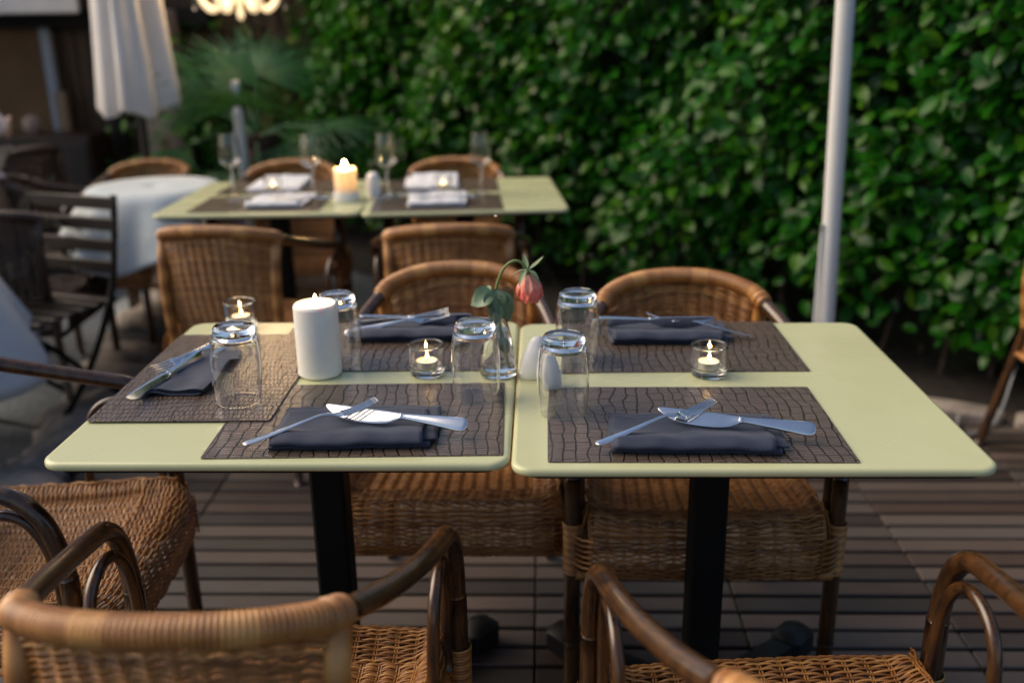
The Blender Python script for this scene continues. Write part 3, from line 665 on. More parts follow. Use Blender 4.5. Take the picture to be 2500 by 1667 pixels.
for ring, (cnt, R, op, ln) in enumerate(((3, .0105, -.25, .046), (4, .0155, -.2, .050), (5, .0195, -.15, .052), (6, .0225, -.02, .048))):
    for i in range(cnt):
        a0 = i * 2 * PI / cnt + ring * .7 + random.uniform(-.15, .15); nu, nv = 9, 9; P = np.zeros((nu, nv, 3)); L = ln * random.uniform(.9, 1.08)
        for q in range(nu):
            t = q / (nu - 1); prof_r = R * (math.sin(min(1, t * 1.25) * PI / 2) ** .8) * (1 + op * max(0, t - .6) * 1.2) - (.003 * (t > .9) if ring < 2 else 0)
            for e in range(nv):
                sgn = (e / (nv - 1) - .5) * 2; wdt = (2.4 * PI / cnt) * .62 * (math.sin(PI * min(.86, .16 + .7 * t)) ** .6)
                a = a0 + sgn * wdt; edge = .003 * abs(sgn) ** 3 * t * (1 if ring > 1 else -.5); rr_ = prof_r + edge + .0012 * math.sin(sgn * 7 + i * 2 + t * 6)
                P[q, e] = (rr_ * math.cos(a), rr_ * math.sin(a), -(t * L) + .004 * sgn * sgn * t + .002 * math.sin(5 * sgn + i))
        b.grid(P, rnd=random.random())
bl = put('bloom', b.mesh('rose_bloom', MT['petal']), rose, (.0535, -.007, .045)); bl.rotation_euler = (math.radians(4), math.radians(-7), 0)
def blade(bd, base, d, nrm_, L, W, curl=.3, fold=.2, k=9, wav=0):
    d = Vector(d).normalized(); nrm_ = Vector(nrm_); nrm_ = (nrm_ - d * nrm_.dot(d)).normalized(); sd2 = d.cross(nrm_); P = np.zeros((k, 5, 3)); base = Vector(base)
    for i in range(k):
        t = i / (k - 1); wv = W / 2 * (math.sin(PI * min(1, t ** .75)) ** .85 + .03)
        c = base + d * (L * t * (1 - curl * .2 * t)) - nrm_ * (curl * L * t * t)
        for j in range(5):
            q = (j - 2) / 2; P[i, j] = c + sd2 * (wv * q) + nrm_ * (abs(q) * fold * wv + wav * W * math.sin(t * 9 + q * 3) * abs(q))
    bd.grid(P, rnd=random.random())
b = B()
for i in range(5):
    a = i * 2 * PI / 5 + .5; blade(b, (.0535 + .004 * math.cos(a), -.007 + .004 * math.sin(a), .047), (math.cos(a), math.sin(a), -.2 if i not in (0, 1) else .45), (0, 0, 1), .034, .011, .5 if i not in (0, 1) else -.2, .3, 7)
b.lathe([(.0005, .050), (.004, .049), (.0065, .045), (.007, .041), (.0005, .040)], 14, (.0535, -.007, 0)); put('sepals', b.mesh('rose_sepals', MT['sepal'], True), rose)
for bs, d, nr, L, W in (((-.006, -.004, .006), (-1, -.25, -.35), (-.3, -.8, .5), .048, .038), ((-.004, -.006, .012), (.05, -.35, -1), (0, -1, .25), .046, .040), ((.004, -.006, .010), (.35, -.3, -1), (.15, -1, .1), .062, .036),
                        ((.010, -.002, .014), (.6, .25, -1), (.6, -.7, .3), .050, .030), ((.0, -.008, -.012), (-.1, -.3, -1), (-.1, -1, .1), .042, .026), ((-.010, .004, .008), (-.7, .5, -.3), (-.1, -.6, 1), .034, .026)):
    b = B(); blade(b, bs, d, nr, L, W, .35, .22, 9, .05); b.tube([(0, 0, .002), tuple(np.array(bs) * .6 + np.array((0, 0, .004))), bs], .0009, 5)
    put('leaf', b.mesh('rose_leaf', MT['roseleaf']), rose)
b = B(); blade(b, (.004, -.012, -.075), (.5, -.2, -1), (.2, -1, .2), .034, .022, .2, .1); put('leaf', b.mesh('rose_leaf', MT['roseleaf']), rose)

# napkins ------------------------------------------------------------------------------------------
def napkin_mesh(seed, w_=.25, d_=.165, roll=.0085, mat='napkin'):
    r = np.random.default_rng(seed); b = B(); ph = r.random(8) * 6
    def sheet(x0, x1, prof, th=.0011):
        nx = 30; pr_ = spline([(0, y, z) for y, z in prof], 6); T = np.gradient(pr_, axis=0); nrm2 = np.stack([0 * T[:, 0], -T[:, 2], T[:, 1]], -1); nrm2 /= np.linalg.norm(nrm2, axis=1, keepdims=True) + 1e-9
        loop = np.vstack([pr_ + nrm2 * th, (pr_ - nrm2 * th)[::-1]]); P = np.zeros((nx, len(loop), 3))
        for i in range(nx):
            t = i / (nx - 1); x = x0 + (x1 - x0) * t
            wob = .0010 * np.sin(x * 55 + ph[0] + loop[:, 1] * 30) + .0008 * np.sin(x * 110 + ph[1])
            P[i, :, 0] = x + .002 * np.sin(loop[:, 1] * 60 + ph[2]) ; P[i, :, 1] = loop[:, 1] + .0015 * math.sin(x * 30 + ph[3]) ; P[i, :, 2] = np.maximum(loop[:, 2] + wob * np.clip(loop[:, 2] / .006, 0, 1), .0004)
        n0 = b.n; b.grid(P, cv=True); m = len(loop); b.F.append(tuple(n0 + j for j in range(m))); b.F.append(tuple(n0 + (nx - 1) * m + j for j in range(m - 1, -1, -1)))
    h = w_ / 2; f = -d_ / 2
    sheet(-h, h - .006, [(d_ / 2, .0015), (d_ * .1, .0016), (f + .02, .0017), (f + .006, .0022), (f + .0035, .0036), (f + .007, .0050), (f + .03, .0050), (d_ * .1, .0046), (d_ / 2 - .004, .0042)])
    sheet(-h + .008, h + .005, [(d_ / 2 - .010, .0068), (d_ * .2, .0072), (f + .05, .0078), (f + .03, .0080), (f + .016, .0076)])
    sheet(-h + .004, h - .016, [(d_ / 2 - .026, .0094), (d_ * .12, .0104), (f + .058, .0125), (f + .034, .0185), (f + .014, .0215), (f + .001, .0180), (f - .004, .0125), (f + .002, .0085), (f + .012, .0100), (f + .022, .0130)])
    return fixn(b.mesh('napkin', MT[mat], True))
GN = 'folded dark napkins'
napA, napB = napkin_mesh(1), napkin_mesh(2, .255, .150); zn = zm
top('napkin', napA, 'folded dark slate napkin under the near left crossed knife and fork', 'napkin', (-.293, 1.408, zn), math.radians(2), GN)
top('napkin', napB, 'folded dark slate napkin under the near right crossed knife and fork', 'napkin', (.230, 1.382, zn), math.radians(-2), GN)
top('napkin', napkin_mesh(3, .235, .135), 'folded dark slate napkin at the far side of the right table', 'napkin', (.250, 1.880, zn), math.radians(.5), GN)
top('napkin', napkin_mesh(4, .235, .150), 'folded dark slate napkin at the far side of the left table', 'napkin', (-.275, 1.910, zn), math.radians(1), GN)
def fan_napkin():
    b = B()
    for k_, (dx, wd, dy) in enumerate(((0, .115, 0), (.020, .100, .006), (.040, .080, .004))):
        nx, ny = 24, 30; P = np.zeros((nx, ny, 3)); 
        for i in range(nx):
            for j in range(ny):
                u, v = i / (nx - 1), j / (ny - 1); x = -.065 + dx + u * wd; y = -.125 + dy + v * .235
                P[i, j] = (x + .02 * v * (1 - u) + .004 * math.sin(v * 9), y, .002 + k_ * .0032 + .0028 * math.sin(u * PI * 2.2 + k_) * (1 - v) ** 2 + .0012 * math.sin(v * 14 + u * 5))
        P[..., 2] = np.maximum(P[..., 2], .0008 + k_ * .002)
        Q = P.copy(); Q[..., 2] += .0020; n0 = b.n; b.grid(Q); b.grid(P[::-1])
        ed = [[P[:, 0], Q[:, 0]], [P[:, -1], Q[:, -1]], [P[0], Q[0]], [P[-1], Q[-1]]]
        for lo, hi in ed: b.grid(np.stack([lo, hi], 0))
    return fixn(b.mesh('napkin', MT['napkin'], True))
top('napkin', fan_napkin(), 'dark slate napkin loosely folded with fanned edges on the sideways placemat', 'napkin', (-.640, 1.665, zm + .0028), 0, GN)

# cutlery ------------------------------------------------------------------------------------------
def loft(st, k=14, sq=2.0):
    """stations: (x, ycentre, zcentre, halfwidth, halfthick)"""
    a = np.arange(k) * 2 * PI / k; c, s = np.cos(a), np.sin(a); c = np.sign(c) * np.abs(c) ** (2 / sq); s = np.sign(s) * np.abs(s) ** (2 / sq)
    P = np.array([np.c_[np.full(k, x), y + hw * c, z + ht * s] for x, y, z, hw, ht in st]); b = B(); b.grid(P, cv=True)
    b.F.append(tuple(range(k - 1, -1, -1))); b.F.append(tuple((len(st) - 1) * k + j for j in range(k))); return b
def smooth_st(st, n=6): return spline(st, n)
kb = loft(smooth_st([(x, .0120 - d - h, z, h, t) for x, d, h, z, t in ((0, .0030, .0006, .0026, .0003), (.003, .0012, .0034, .0026, .0006), (.012, .0002, .0072, .0026, .0008), (.028, 0, .0112, .0026, .0010), (.055, 0, .0134, .0026, .0011), (.085, .0004, .0134, .0027, .0012), (.108, .0016, .0112, .0028, .0014), (.120, .0030, .0078, .0030, .0022), (.125, .0038, .0062, .0032, .0028))]), 14, 2.6)
kh = loft(smooth_st([(.124, .003, .0032, .0056, .0030), (.128, .003, .0034, .0064, .0034), (.133, .003, .0034, .0052, .0030), (.16, .0025, .0036, .0074, .0033), (.20, .001, .0038, .0110, .0038), (.225, 0, .0038, .0126, .0038), (.233, 0, .0038, .0102, .0034), (.2365, 0, .0038, .0030, .0016)]), 14, 2.4)
me_kb, me_kh = fixn(kb.mesh('blade', MT['steel'])), fixn(kh.mesh('handle', MT['steel']))
fh = loft(smooth_st([(0, 0, .0028, .0025, .0012), (.004, 0, .0030, .0075, .0016), (.02, 0, .0036, .0082, .0018), (.06, 0, .0066, .0060, .0019), (.10, 0, .0110, .0036, .0021), (.125, 0, .0125, .0030, .0022), (.140, 0, .0095, .0048, .0018), (.148, 0, .0066, .0090, .0012), (.154, 0, .0056, .0102, .0011), (.160, 0, .0054, .0102, .0010)]), 12, 2.2)
me_fh = fixn(fh.mesh('handle', MT['steel']))
b = B()
for i in range(4):
    y0 = (i - 1.5) * .0058
    b.tube(spline([(.156, y0, .0055), (.178, y0 * .98, .0062), (.200, y0 * .95, .0094), (.215, y0 * .92, .0135)], 5), np.array([.0017] * 8 + [.0015] * 4 + [.0012] * 3 + [.0006]), 6)
me_ft = b.mesh('tines', MT['steel'])
def between(o, p0, p1, L, roll=0):
    p0, p1 = Vector(p0), Vector(p1); x = (p1 - p0).normalized(); z = Vector((0, 0, 1)); z = (z - x * z.dot(x)).normalized(); y = z.cross(x)
    M = Matrix((x, y, z)).transposed().to_4x4(); M.translation = p0
    if roll: M = M @ Matrix.Rotation(roll, 4, 'X')
    o.matrix_world = M; o.rotation_mode = 'XYZ'; return o
def knife(label, p0, p1, roll=0):
    t = thing('table_knife', label, 'knife', group='table knives'); put('blade', me_kb, t); put('handle', me_kh, t); return between(t, p0, p1, .2365, roll)
def fork(label, p0, p1, roll=0):
    t = thing('table_fork', label, 'fork', group='table forks'); put('handle', me_fh, t); put('tines', me_ft, t); return between(t, p0, p1, .213, roll)
Zn = zn + .0215
knife('steel table knife lying across the near right dark napkin', (.178, 1.404, Zn + .004), (.408, 1.348, Zn - .001), math.radians(36))
fork('steel fork with its tines over the near right knife blade', (.078, 1.311, ZT + .016), (.274, 1.417, Zn + .011))
knife('steel table knife lying across the near left dark napkin', (-.345, 1.420, Zn + .004), (-.115, 1.366, Zn - .001), math.radians(36))
fork('steel fork with its tines over the near left knife blade', (-.446, 1.312, ZT + .016), (-.254, 1.424, Zn + .011))
knife('steel knife standing on its edge along the sideways left napkin', (-.692, 1.485, zm + .013), (-.648, 1.712, zm + .0155), math.radians(72))
fork('steel fork crossed over the knife on the sideways left napkin', (-.626, 1.800, zm + .016), (-.690, 1.606, zm + .021), math.radians(-35))
knife('steel knife lying on edge on the far right napkin', (.345, 1.872, Zn + .006), (.112, 1.885, Zn + .002), math.radians(75))
fork('steel fork resting on the far right napkin, handle pointing right', (.415, 1.842, ZT + .006), (.225, 1.895, Zn + .003), math.radians(20))
knife('steel knife on edge on the far left napkin behind the candle', (-.145, 1.905, Zn + .005), (-.378, 1.900, Zn + .003), math.radians(80))
fork('steel fork half hidden on the far left napkin behind the candle', (-.402, 1.880, ZT + .006), (-.228, 1.912, Zn + .006), math.radians(50))

# ================================================================== MIDDLE TABLES
z2 = ZT + .0022
placemat('dark placemat under the near white napkin on the middle left table', -.985, 3.385, math.radians(1.5))
placemat('dark placemat on the far side of the middle left table', -1.0, 3.735, math.radians(1.5))
placemat('dark placemat under the near white napkin on the middle right table', -.365, 3.375, math.radians(5))
placemat('dark placemat on the far side of the middle right table', -.395, 3.745, math.radians(5))
wn = napkin_mesh(9, .20, .265, mat='whitenap'); GW = 'folded white napkins'
top('napkin', wn, 'folded white napkin at the near edge of the middle left table', 'napkin', (-.930, 3.425, z2), .03, GW)
top('napkin', wn, 'folded white napkin at the far edge of the middle left table', 'napkin', (-1.02, 3.770, z2), .03 + PI, GW)
top('napkin', wn, 'folded white napkin at the near edge of the middle right table', 'napkin', (-.372, 3.425, z2), .08, GW)
top('napkin', wn, 'folded white napkin at the far edge of the middle right table', 'napkin', (-.425, 3.790, z2), .08 + PI, GW)
knife('steel knife on the near napkin of the middle left table', (-.965, 3.355, Zn), (-.735, 3.368, Zn - .003))
knife('steel knife on the near napkin of the middle right table', (-.46, 3.352, Zn), (-.228, 3.368, Zn - .003))
fork('steel fork on the near napkin of the middle left table', (-1.09, 3.34, Zn - .006), (-.89, 3.40, Zn + .005))
fork('steel fork on the near napkin of the middle right table', (-.575, 3.34, Zn - .006), (-.39, 3.40, Zn + .005))
def wineglass_mesh():
    o = [(.0005, .0), (.034, .0), (.0345, .0012), (.020, .0035), (.008, .006), (.0042, .012), (.0036, .05), (.0038, .085), (.0065, .096), (.020, .106), (.034, .117), (.0395, .128), (.0400, .145), (.0370, .18), (.0310, .222)]
    i = [(.0300, .222), (.0360, .18), (.0389, .145), (.0384, .129), (.033, .1185), (.019, .108), (.006, .1), (.0005, .099)]
    b = B(); b.lathe(o + i, 40); return fixn(b.mesh('wine_glass', MT['glass']))
me_wg = wineglass_mesh()
for lab, x, y in (('stemmed wine glass leftmost on the middle tables, beside the slim white pole', -1.155, 3.60), ('stemmed wine glass just left of the glowing pillar candle', -.845, 3.56),
                  ('stemmed wine glass just right of the white shaker on the middle tables', -.567, 3.56), ('stemmed wine glass at the right of the middle tables before the hedge', -.222, 3.55)):
    top('wine_glass', me_wg, lab, 'wine glass', (x, y, ZT), 0, 'stemmed wine glasses')
tealight('on the middle left table', -1.005, 3.605); tealight('on the middle right table', -.367, 3.610)
dish = B(); dish.lathe([(.0005, 0), (.042, 0), (.046, .003), (.046, .032), (.0435, .034), (.0415, .032), (.041, .008), (.0005, .0075)], 36)
top('candle_dish', fixn(dish.mesh('candle_dish', MT['ceramic'])), 'round white dish under the glowing pillar candle', 'candle holder', (-.698, 3.445, ZT))
gp = pillar('glowing short pillar candle with a tall flame in a white dish', -.698, 3.445, ZT + .0105, .0395, .103)
b = B(); b.lathe([(.0005, 0), (.036, 0), (.0395, .004), (.0395, .099), (.0375, .103), (.0345, .100), (.0335, .090), (.0335, .040), (.020, .034), (.0005, .033)], 48)
gc = {c.name.split('.')[0]: c for c in gp.children}
gc['wax'].data = fixn(b.mesh('pillar_wax', MT['glowwax']))
b = B(); b.tube([(0, 0, 0), (.0004, .0002, .033), (.0012, 0, .066)], .0012, 6); gc['wick'].data = b.mesh('wick', MT['wick']); gc['wick'].location = (0, 0, .033)
b = B(); h = .045; b.lathe([(.0003, 0), (.0045, .10 * h), (.0075, .28 * h), (.0074, .42 * h), (.0050, .66 * h), (.0022, .86 * h), (.0002, h)], 14); gc['flame'].data = fixn(b.mesh('flame', MT['flame'])); gc['flame'].location = (0, 0, .086)
sk = B(); sk.lathe([(.0005, 0), (.024, 0), (.0265, .004), (.026, .05), (.024, .07), (.018, .083), (.009, .089), (.0005, .090)], 26)
top('salt_shaker', fixn(sk.mesh('shaker', MT['ceramic'])), 'white ceramic shaker between the two middle tables', 'shaker', (-.612, 3.515, ZT))

# ================================================================== CLOTHED TABLES
def clothed(label_t, label_c, x, y, r, drop, z=.74, folds=9, flare=.12):
    t = thing('round_table', label_t, 'table', (x, y, GZ), 0, 'round tables under white cloths')
    b = B(); b.lathe([(.0005, z - GZ - .03), (r, z - GZ - .03), (r, z - GZ - .004), (.0005, z - GZ - .004)], 40); put('tabletop', fixn(b.mesh('tabletop', MT['darkwood'])), t)
    b = B(); b.lathe([(.0005, 0), (.22, 0), (.21, .02), (.04, .05), (.03, .08), (.03, z - GZ - .031), (.0005, z - GZ - .031)], 24); put('pedestal', fixn(b.mesh('pedestal', MT['black'])), t)
    k = 96; rings = []
    for q in range(18):
        if q < 5: rr_ = r * (q + .02) / 4 * 1.0; zz = z; am = 0
        else: s = (q - 4) / 13; rr_ = r + .012 + flare * s; zz = z - .012 - drop * s; am = .03 * s
        a = np.arange(k) * 2 * PI / k; R = rr_ + am * np.sin(a * folds + .8 * np.sin(a * 2)) + am * .5 * np.sin(a * (folds * 2 - 3) + 1); zq = zz - (0.05 * max(0, q - 4) / 13) * np.cos(a * 4 + .5)
        rings.append(np.c_[R * np.cos(a), R * np.sin(a), zq + 0 * a])
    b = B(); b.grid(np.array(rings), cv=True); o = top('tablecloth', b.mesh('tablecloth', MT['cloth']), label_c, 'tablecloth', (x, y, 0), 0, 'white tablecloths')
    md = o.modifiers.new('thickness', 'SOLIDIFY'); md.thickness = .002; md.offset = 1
clothed('round pedestal table hidden under the white cloth behind the middle tables', 'white tablecloth draped over the round table left of the middle tables', -1.56, 3.86, .25, .22)
clothed('round pedestal table under the cloth at the left edge of the picture', 'pale tablecloth hanging at the left edge near the folding chair', -2.24, 2.84, .40, .42, .74, 7, .20)

# ================================================================== FOLDING CHAIR
fc = thing('folding_chair', 'dark slatted folding chair with crossed curved legs standing on the gravel', 'chair', (-1.84, 3.30, GZ), math.radians(160))
for s in (1, -1):
    b = B(); b.tube(spline([(s * .20, -.27, .83), (s * .20, -.24, .66), (s * .20, -.18, .46), (s * .20, -.02, .22), (s * .20, .24, .0)], 8), .012, 8); put('frame', b.mesh('back_frame', MT['black']), fc)
    b = B(); b.tube(spline([(s * .182, .22, .44), (s * .182, .10, .36), (s * .182, -.06, .20), (s * .182, -.28, 0)], 8), .011, 8); put('leg', b.mesh('folding_leg', MT['black']), fc)
b = B()
for i in range(7): b.box((0, -.19 + i * .065, .455), (.42, .048, .014), bev=.004)
put('seat', b.mesh('seat', MT['darkwood'], SA), fc)
b = B()
for i in range(4): b.box((0, -.262 + i * .018, .80 - i * .075), (.43, .014, .048), bev=.004)
put('backrest', b.mesh('backrest', MT['darkwood'], SA), fc)
b = B(); b.tube([(-.20, .16, .075), (.20, .16, .075)], .008, 8); put('stretcher', b.mesh('stretcher', MT['black']), fc)
b = B(); b.tube([(-.18, -.2, .07), (.18, -.2, .07)], .008, 8); put('stretcher', b.mesh('stretcher', MT['black']), fc)

# ================================================================== POLES AND PARASOL
pole = thing('parasol_pole', 'thick white parasol pole standing between the right table and the hedge', 'pole', (.912, 2.98, 0), 0, None, (0, math.radians(-1.6)))
b = B(); b.lathe([(.0005, .05), (.027, .05), (.027, 2.55), (.0005, 2.55)], 24); put('shaft', fixn(b.mesh('shaft', MT['white'], SA)), pole)
b = B(); b.lathe([(.0005, 0), (.20, 0), (.21, .01), (.21, .045), (.19, .055), (.05, .06), (.034, .08), (.034, .16), (.0005, .16)], 32); put('base', fixn(b.mesh('pole_base', MT['grey'], SA)), pole)
b = B(); b.tube(spline([(-.036, -.012, .16), (-.038, -.012, .4), (-.030, -.01, .75)], 8), .005, 8); put('cord', b.mesh('cord', MT['white']), pole)
slim = thing('slim_pole', 'slim white pole rising through the palm fronds', 'pole', (-1.505, 4.90, GZ), 0)
b = B(); b.lathe([(.0005, 0), (.026, 0), (.026, 1.0), (.020, 1.01), (.020, 1.14), (.0005, 1.15)], 18); put('shaft', fixn(b.mesh('shaft', MT['white'], SA)), slim)
b = B(); b.lathe([(.0005, 0), (.16, 0), (.16, .04), (.04, .06), (.0005, .06)], 24); put('base', fixn(b.mesh('pole_base', MT['grey'], SA)), slim)
par = thing('closed_parasol', 'closed off white parasol with hanging folds in front of the dark pavilion', 'parasol', (-1.955, 4.80, GZ))
b = B(); k = 120; rings = []; a = np.arange(k) * 2 * PI / k
for zz, r0, am in ((1.01, .160, .030), (1.02, .164, .032), (1.25, .148, .030), (1.55, .122, .036), (1.9, .10, .028), (2.3, .07, .018), (2.62, .03, .004), (2.66, .012, 0)):
    R = r0 + am * np.sin(a * 4 + .6) + am * .55 * np.sin(a * 8 + 1.3 + zz * .3); zq = zz + (.02 * np.cos(a * 4 + .2) if zz < 1.045 else 0)
    rings.append(np.c_[R * np.cos(a), R * np.sin(a), zq + 0 * a])
b.grid(np.array(rings), cv=True); cn = put('canopy', b.mesh('canopy', MT['parasol']), par); md = cn.modifiers.new('thickness', 'SOLIDIFY'); md.thickness = .003
b = B(); b.lathe([(.0005, .05), (.019, .05), (.019, 2.7), (.0005, 2.72)], 16); put('pole', fixn(b.mesh('pole', MT['darkwood'], SA)), par)
b = B(); b.lathe([(.0005, 0), (.24, 0), (.25, .01), (.25, .05), (.05, .07), (.0005, .07)], 28); put('base', fixn(b.mesh('base', MT['grey'], SA)), par)
b = B(); b.tube(spline([(1.46, 3.20, .02), (1.40, 3.06, .012), (1.46, 3.06, .012), (1.56, 3.14, .02), (1.64, 3.24, .10), (1.70, 3.32, .28), (1.78, 3.42, .55)], 8), .0042, 8)
top('cable', b.mesh('cable', MT['grey']), 'thin grey cable curving out of the hedge to the deck at right', 'cable')

b = B(); b.tube(spline([(-.004, 0, 0), (0, 0, .0008), (.004, 0, .0002)], 4), np.array([.0004, .0007, .0009, .001, .001, .001, .0009, .0007, .0004]), 6)
moth = top('insect', b.mesh('insect', MT['tan']), 'tiny pale insect in flight below the middle right table', 'insect', (-.083, 1.75, 1.022), .4); moth.rotation_euler = (0, -.7, .4)
for s in (1, -1):
    b = B(); blade(b, (.001, s * .0005, .0006), (-.5, s, .35), (0, 0, 1), .006, .003, .1, .05, 5); put('wing', b.mesh('wing', MT['parasol']), moth)

# ================================================================== PALM, TREE
palm = thing('fan_palm', 'fan palm with spiky green fronds left of the hedge', 'palm', (-1.50, 5.15, GZ))
b = B(); rz_ = np.linspace(0, .86, 34); b.tube(np.c_[.02 * np.sin(rz_ * 2), 0 * rz_, rz_], .085 + .012 * np.sin(rz_ * 70) + .01 * np.sin(rz_ * 23), 14); put('trunk', b.mesh('trunk', MT['bark']), palm)
random.seed(11); dirs = []
for i in range(15):
    az = i * 2.399 + random.uniform(-.2, .2); el = random.uniform(-.35, 1.25)
    if el > .35 and math.cos(az) > .1: el = .25
    dirs.append((az, el))
for az, el in dirs:
    b = B(); d = Vector((math.cos(az) * math.cos(el), math.sin(az) * math.cos(el), math.sin(el))); st = Vector((0, 0, .84)); L = random.uniform(.26, .44); hub = st + d * L + Vector((0, 0, -.06 * (1 - el)))
    b.tube([st, st + d * L * .5 + Vector((0, 0, .02)), hub], [.010, .007, .006], 6)
    sdv = d.cross(Vector((0, 0, 1))); sdv = sdv.normalized() if sdv.length > .1 else Vector((1, 0, 0)); upv = sdv.cross(d).normalized()
    for k_ in range(26):
        f = -1.9 + 3.8 * k_ / 25; dv = (d * math.cos(f) + sdv * math.sin(f)).normalized(); ln = random.uniform(.36, .50) * (1 - .12 * abs(f) / 1.9)
        blade(b, hub, dv, upv, ln, .017, .28 + .1 * random.random(), .35, 6)
    put('frond', b.mesh('frond', MT['palm']), palm)
# leafy shrub lit by the chandelier behind the palm
def shrub(name, label, loc, rad, hgt, n, mat, cat='shrub', grp=None, z0=.1):
    t = thing(name, label, cat, loc, 0, grp); b = B()
    for i in range(9):
        a = random.uniform(0, 6.28); r_ = rad * random.uniform(.2, .7); b.tube(spline([(0, 0, 0), (r_ * .4 * math.cos(a), r_ * .4 * math.sin(a), hgt * .4), (r_ * math.cos(a), r_ * math.sin(a), hgt * random.uniform(.7, .95))], 4), np.linspace(.02, .005, 9), 6)
    put('stem', b.mesh('stem', MT['bark']), t)
    cl = rng.normal(0, 1, (40, 3)); cl /= np.linalg.norm(cl, axis=1, keepdims=True); cl = cl * (rng.random((40, 1)) ** .4) * np.array([rad, rad, (hgt - z0) / 2]) * .85 + np.array([0, 0, (hgt + z0) / 2])
    p = cl[rng.integers(0, 40, n)] + rng.normal(0, .13, (n, 3)); p[:, 2] = np.clip(p[:, 2], .05, None)
    nr = p - np.array([0, 0, hgt * .4]); nr = nr / np.linalg.norm(nr, axis=1, keepdims=True) + rng.normal(0, .5, (n, 3)) + np.array([0, 0, .4]); nr /= np.linalg.norm(nr, axis=1, keepdims=True)
    s = rng.uniform(.05, .09, n); V, F = leaf_cloud(p, nr, rng.normal(0, 1, (n, 3)) + np.array([0, 0, -.4]), s, s * .5)
    put('foliage', cloud_mesh('foliage', V, F, np.repeat(rng.random(n), 15), mat), t); return t
shrub('leafy_shrub', 'yellow green leafy shrub behind the palm under the chandelier', (-1.55, 6.7, GZ), .75, 2.3, 4200, MT['tree'])
shrub('leafy_shrub', 'dark leafy shrub between the pavilion and the palm', (-2.25, 6.6, GZ), .42, 1.5, 1800, MT['leaf'])

# ================================================================== CHANDELIER
CH = (-1.475, 5.0, 1.365)
ch = thing('chandelier', 'lit white glass chandelier with curved arms hanging above the palm', 'chandelier', CH)
b = B(); b.lathe([(.0005, 0), (.014, .012), (.018, .035), (.011, .06), (.02, .09), (.03, .12), (.018, .15), (.014, .24), (.035, .28), (.02, .33), (.012, .42), (.0005, .43)], 20); put('column', fixn(b.mesh('column', MT['opal'])), ch)
for i in range(6):
    a = i * PI / 3 + .25; c, s = math.cos(a), math.sin(a)
    b = B(); b.tube(spline([(c * r_, s * r_, z_) for r_, z_ in ((.015, .26), (.05, .20), (.085, .10), (.125, .05), (.165, .075), (.185, .12))], 6), .016, 10); arm = put('arm', b.mesh('arm', MT['opal']), ch)
    b = B(); b.lathe([(.0005, .118), (.03, .122), (.045, .135), (.043, .14), (.02, .13), (.014, .135), (.014, .20), (.0005, .20)], 20, (c * .187, s * .187, 0)); put('cup', fixn(b.mesh('cup', MT['opal'])), arm)
    b = B(); b.lathe([(.0005, .20), (.012, .208), (.019, .228), (.015, .25), (.004, .27), (.0005, .272)], 14, (c * .187, s * .187, 0)); put('bulb', fixn(b.mesh('bulb', MT['bulb'])), arm)
    b = B(); b.lathe([(.0005, .05), (.009, .065), (.004, .085), (.0005, .118)], 8, (c * .215, s * .215, 0)); put('crystal', fixn(b.mesh('crystal', MT['glass'], SA)), arm)
b = B(); b.tube([(0, 0, .42), (0, 0, 1.35)], .006, 6); put('chain', b.mesh('chain', MT['black']), ch)
lt = bpy.data.lights.new('chandelier_light', 'POINT'); lt.energy = 6.5; lt.color = (1.0, .66, .34); lt.shadow_soft_size = .16
lo = bpy.data.objects.new('chandelier_light', lt); COL.objects.link(lo); lo.parent = ch; lo.location = (0, 0, .30)
b = B(); b.tube(spline([(-3.6, 6.35, 2.95), (-2.5, 5.65, 2.74), (-1.47, 5.0, 2.68), (-.3, 4.25, 2.62), (.85, 2.98, 2.56)], 8), .006, 6)
top('support_cable', b.mesh('support_cable', MT['black']), 'black overhead cable that carries the chandelier', 'cable')

# ================================================================== PAVILION
pv = thing('pavilion', 'dark timber pavilion with a glazed door at the upper left', 'building', (-3.6, 6.55, GZ))
def pbox(name, mat, c, d, bev=.004, parent=pv): b = B(); b.box(c, d, bev=bev); return put(name, b.mesh(name, MT[mat], SA), parent)
b = B()
for i in range(22): b.box((-.62 + i * .098 + .9, .08 + .008 * (i % 2), 1.15), (.090, .03, 2.3), bev=.006)
put('plank_wall', b.mesh('plank_wall', MT['planks'], SA), pv)
pbox('side_wall', 'darkwood', (-1.2, .12, 1.25), (2.2, .06, 2.5))
pbox('beam', 'black', (-.3, -.06, 1.455), (3.6, .16, .11)); 
rf = pbox('roof', 'darkwood', (-.4, .9, 2.62), (4.4, 2.6, .09)); pbox('back_wall', 'planks', (-.3, 2.0, 1.25), (4.0, .06, 2.6))
dr = pbox('door', 'rust', (.02, -.005, .82), (.66, .03, 1.28))
pbox('door_frame', 'greyframe', (.385, -.02, 1.02), (.062, .06, .95), parent=dr); pbox('door_frame', 'greyframe', (.03, -.02, 1.445), (.66, .06, .075), parent=dr); pbox('door_frame', 'tan', (.43, -.03, .50), (.07, .06, 1.0), parent=dr)
pbox('post', 'black', (.80, -.02, 1.2), (.07, .07, 2.4)); pbox('post', 'black', (1.03, 0, 1.2), (.09, .07, 2.4)); pbox('post', 'black', (-1.55, -.02, 1.2), (.10, .07, 2.4))
b = B(); b.box((-.35, -.40, 1.545), (2.3, .04, .13), bev=.01); b.box((-.35, -.20, 1.62), (2.3, .44, .02), bev=.004); put('awning', b.mesh('awning', MT['parasol'], SA), pv)
b = B(); b.box((0, 0, .75), (.24, .2, 1.5), bev=.02)
top('stone_pillar', b.mesh('stone_pillar', MT['pinkwall'], SA), 'pinkish rendered pillar right of the closed parasol', 'pillar', (-2.42, 6.35, GZ))
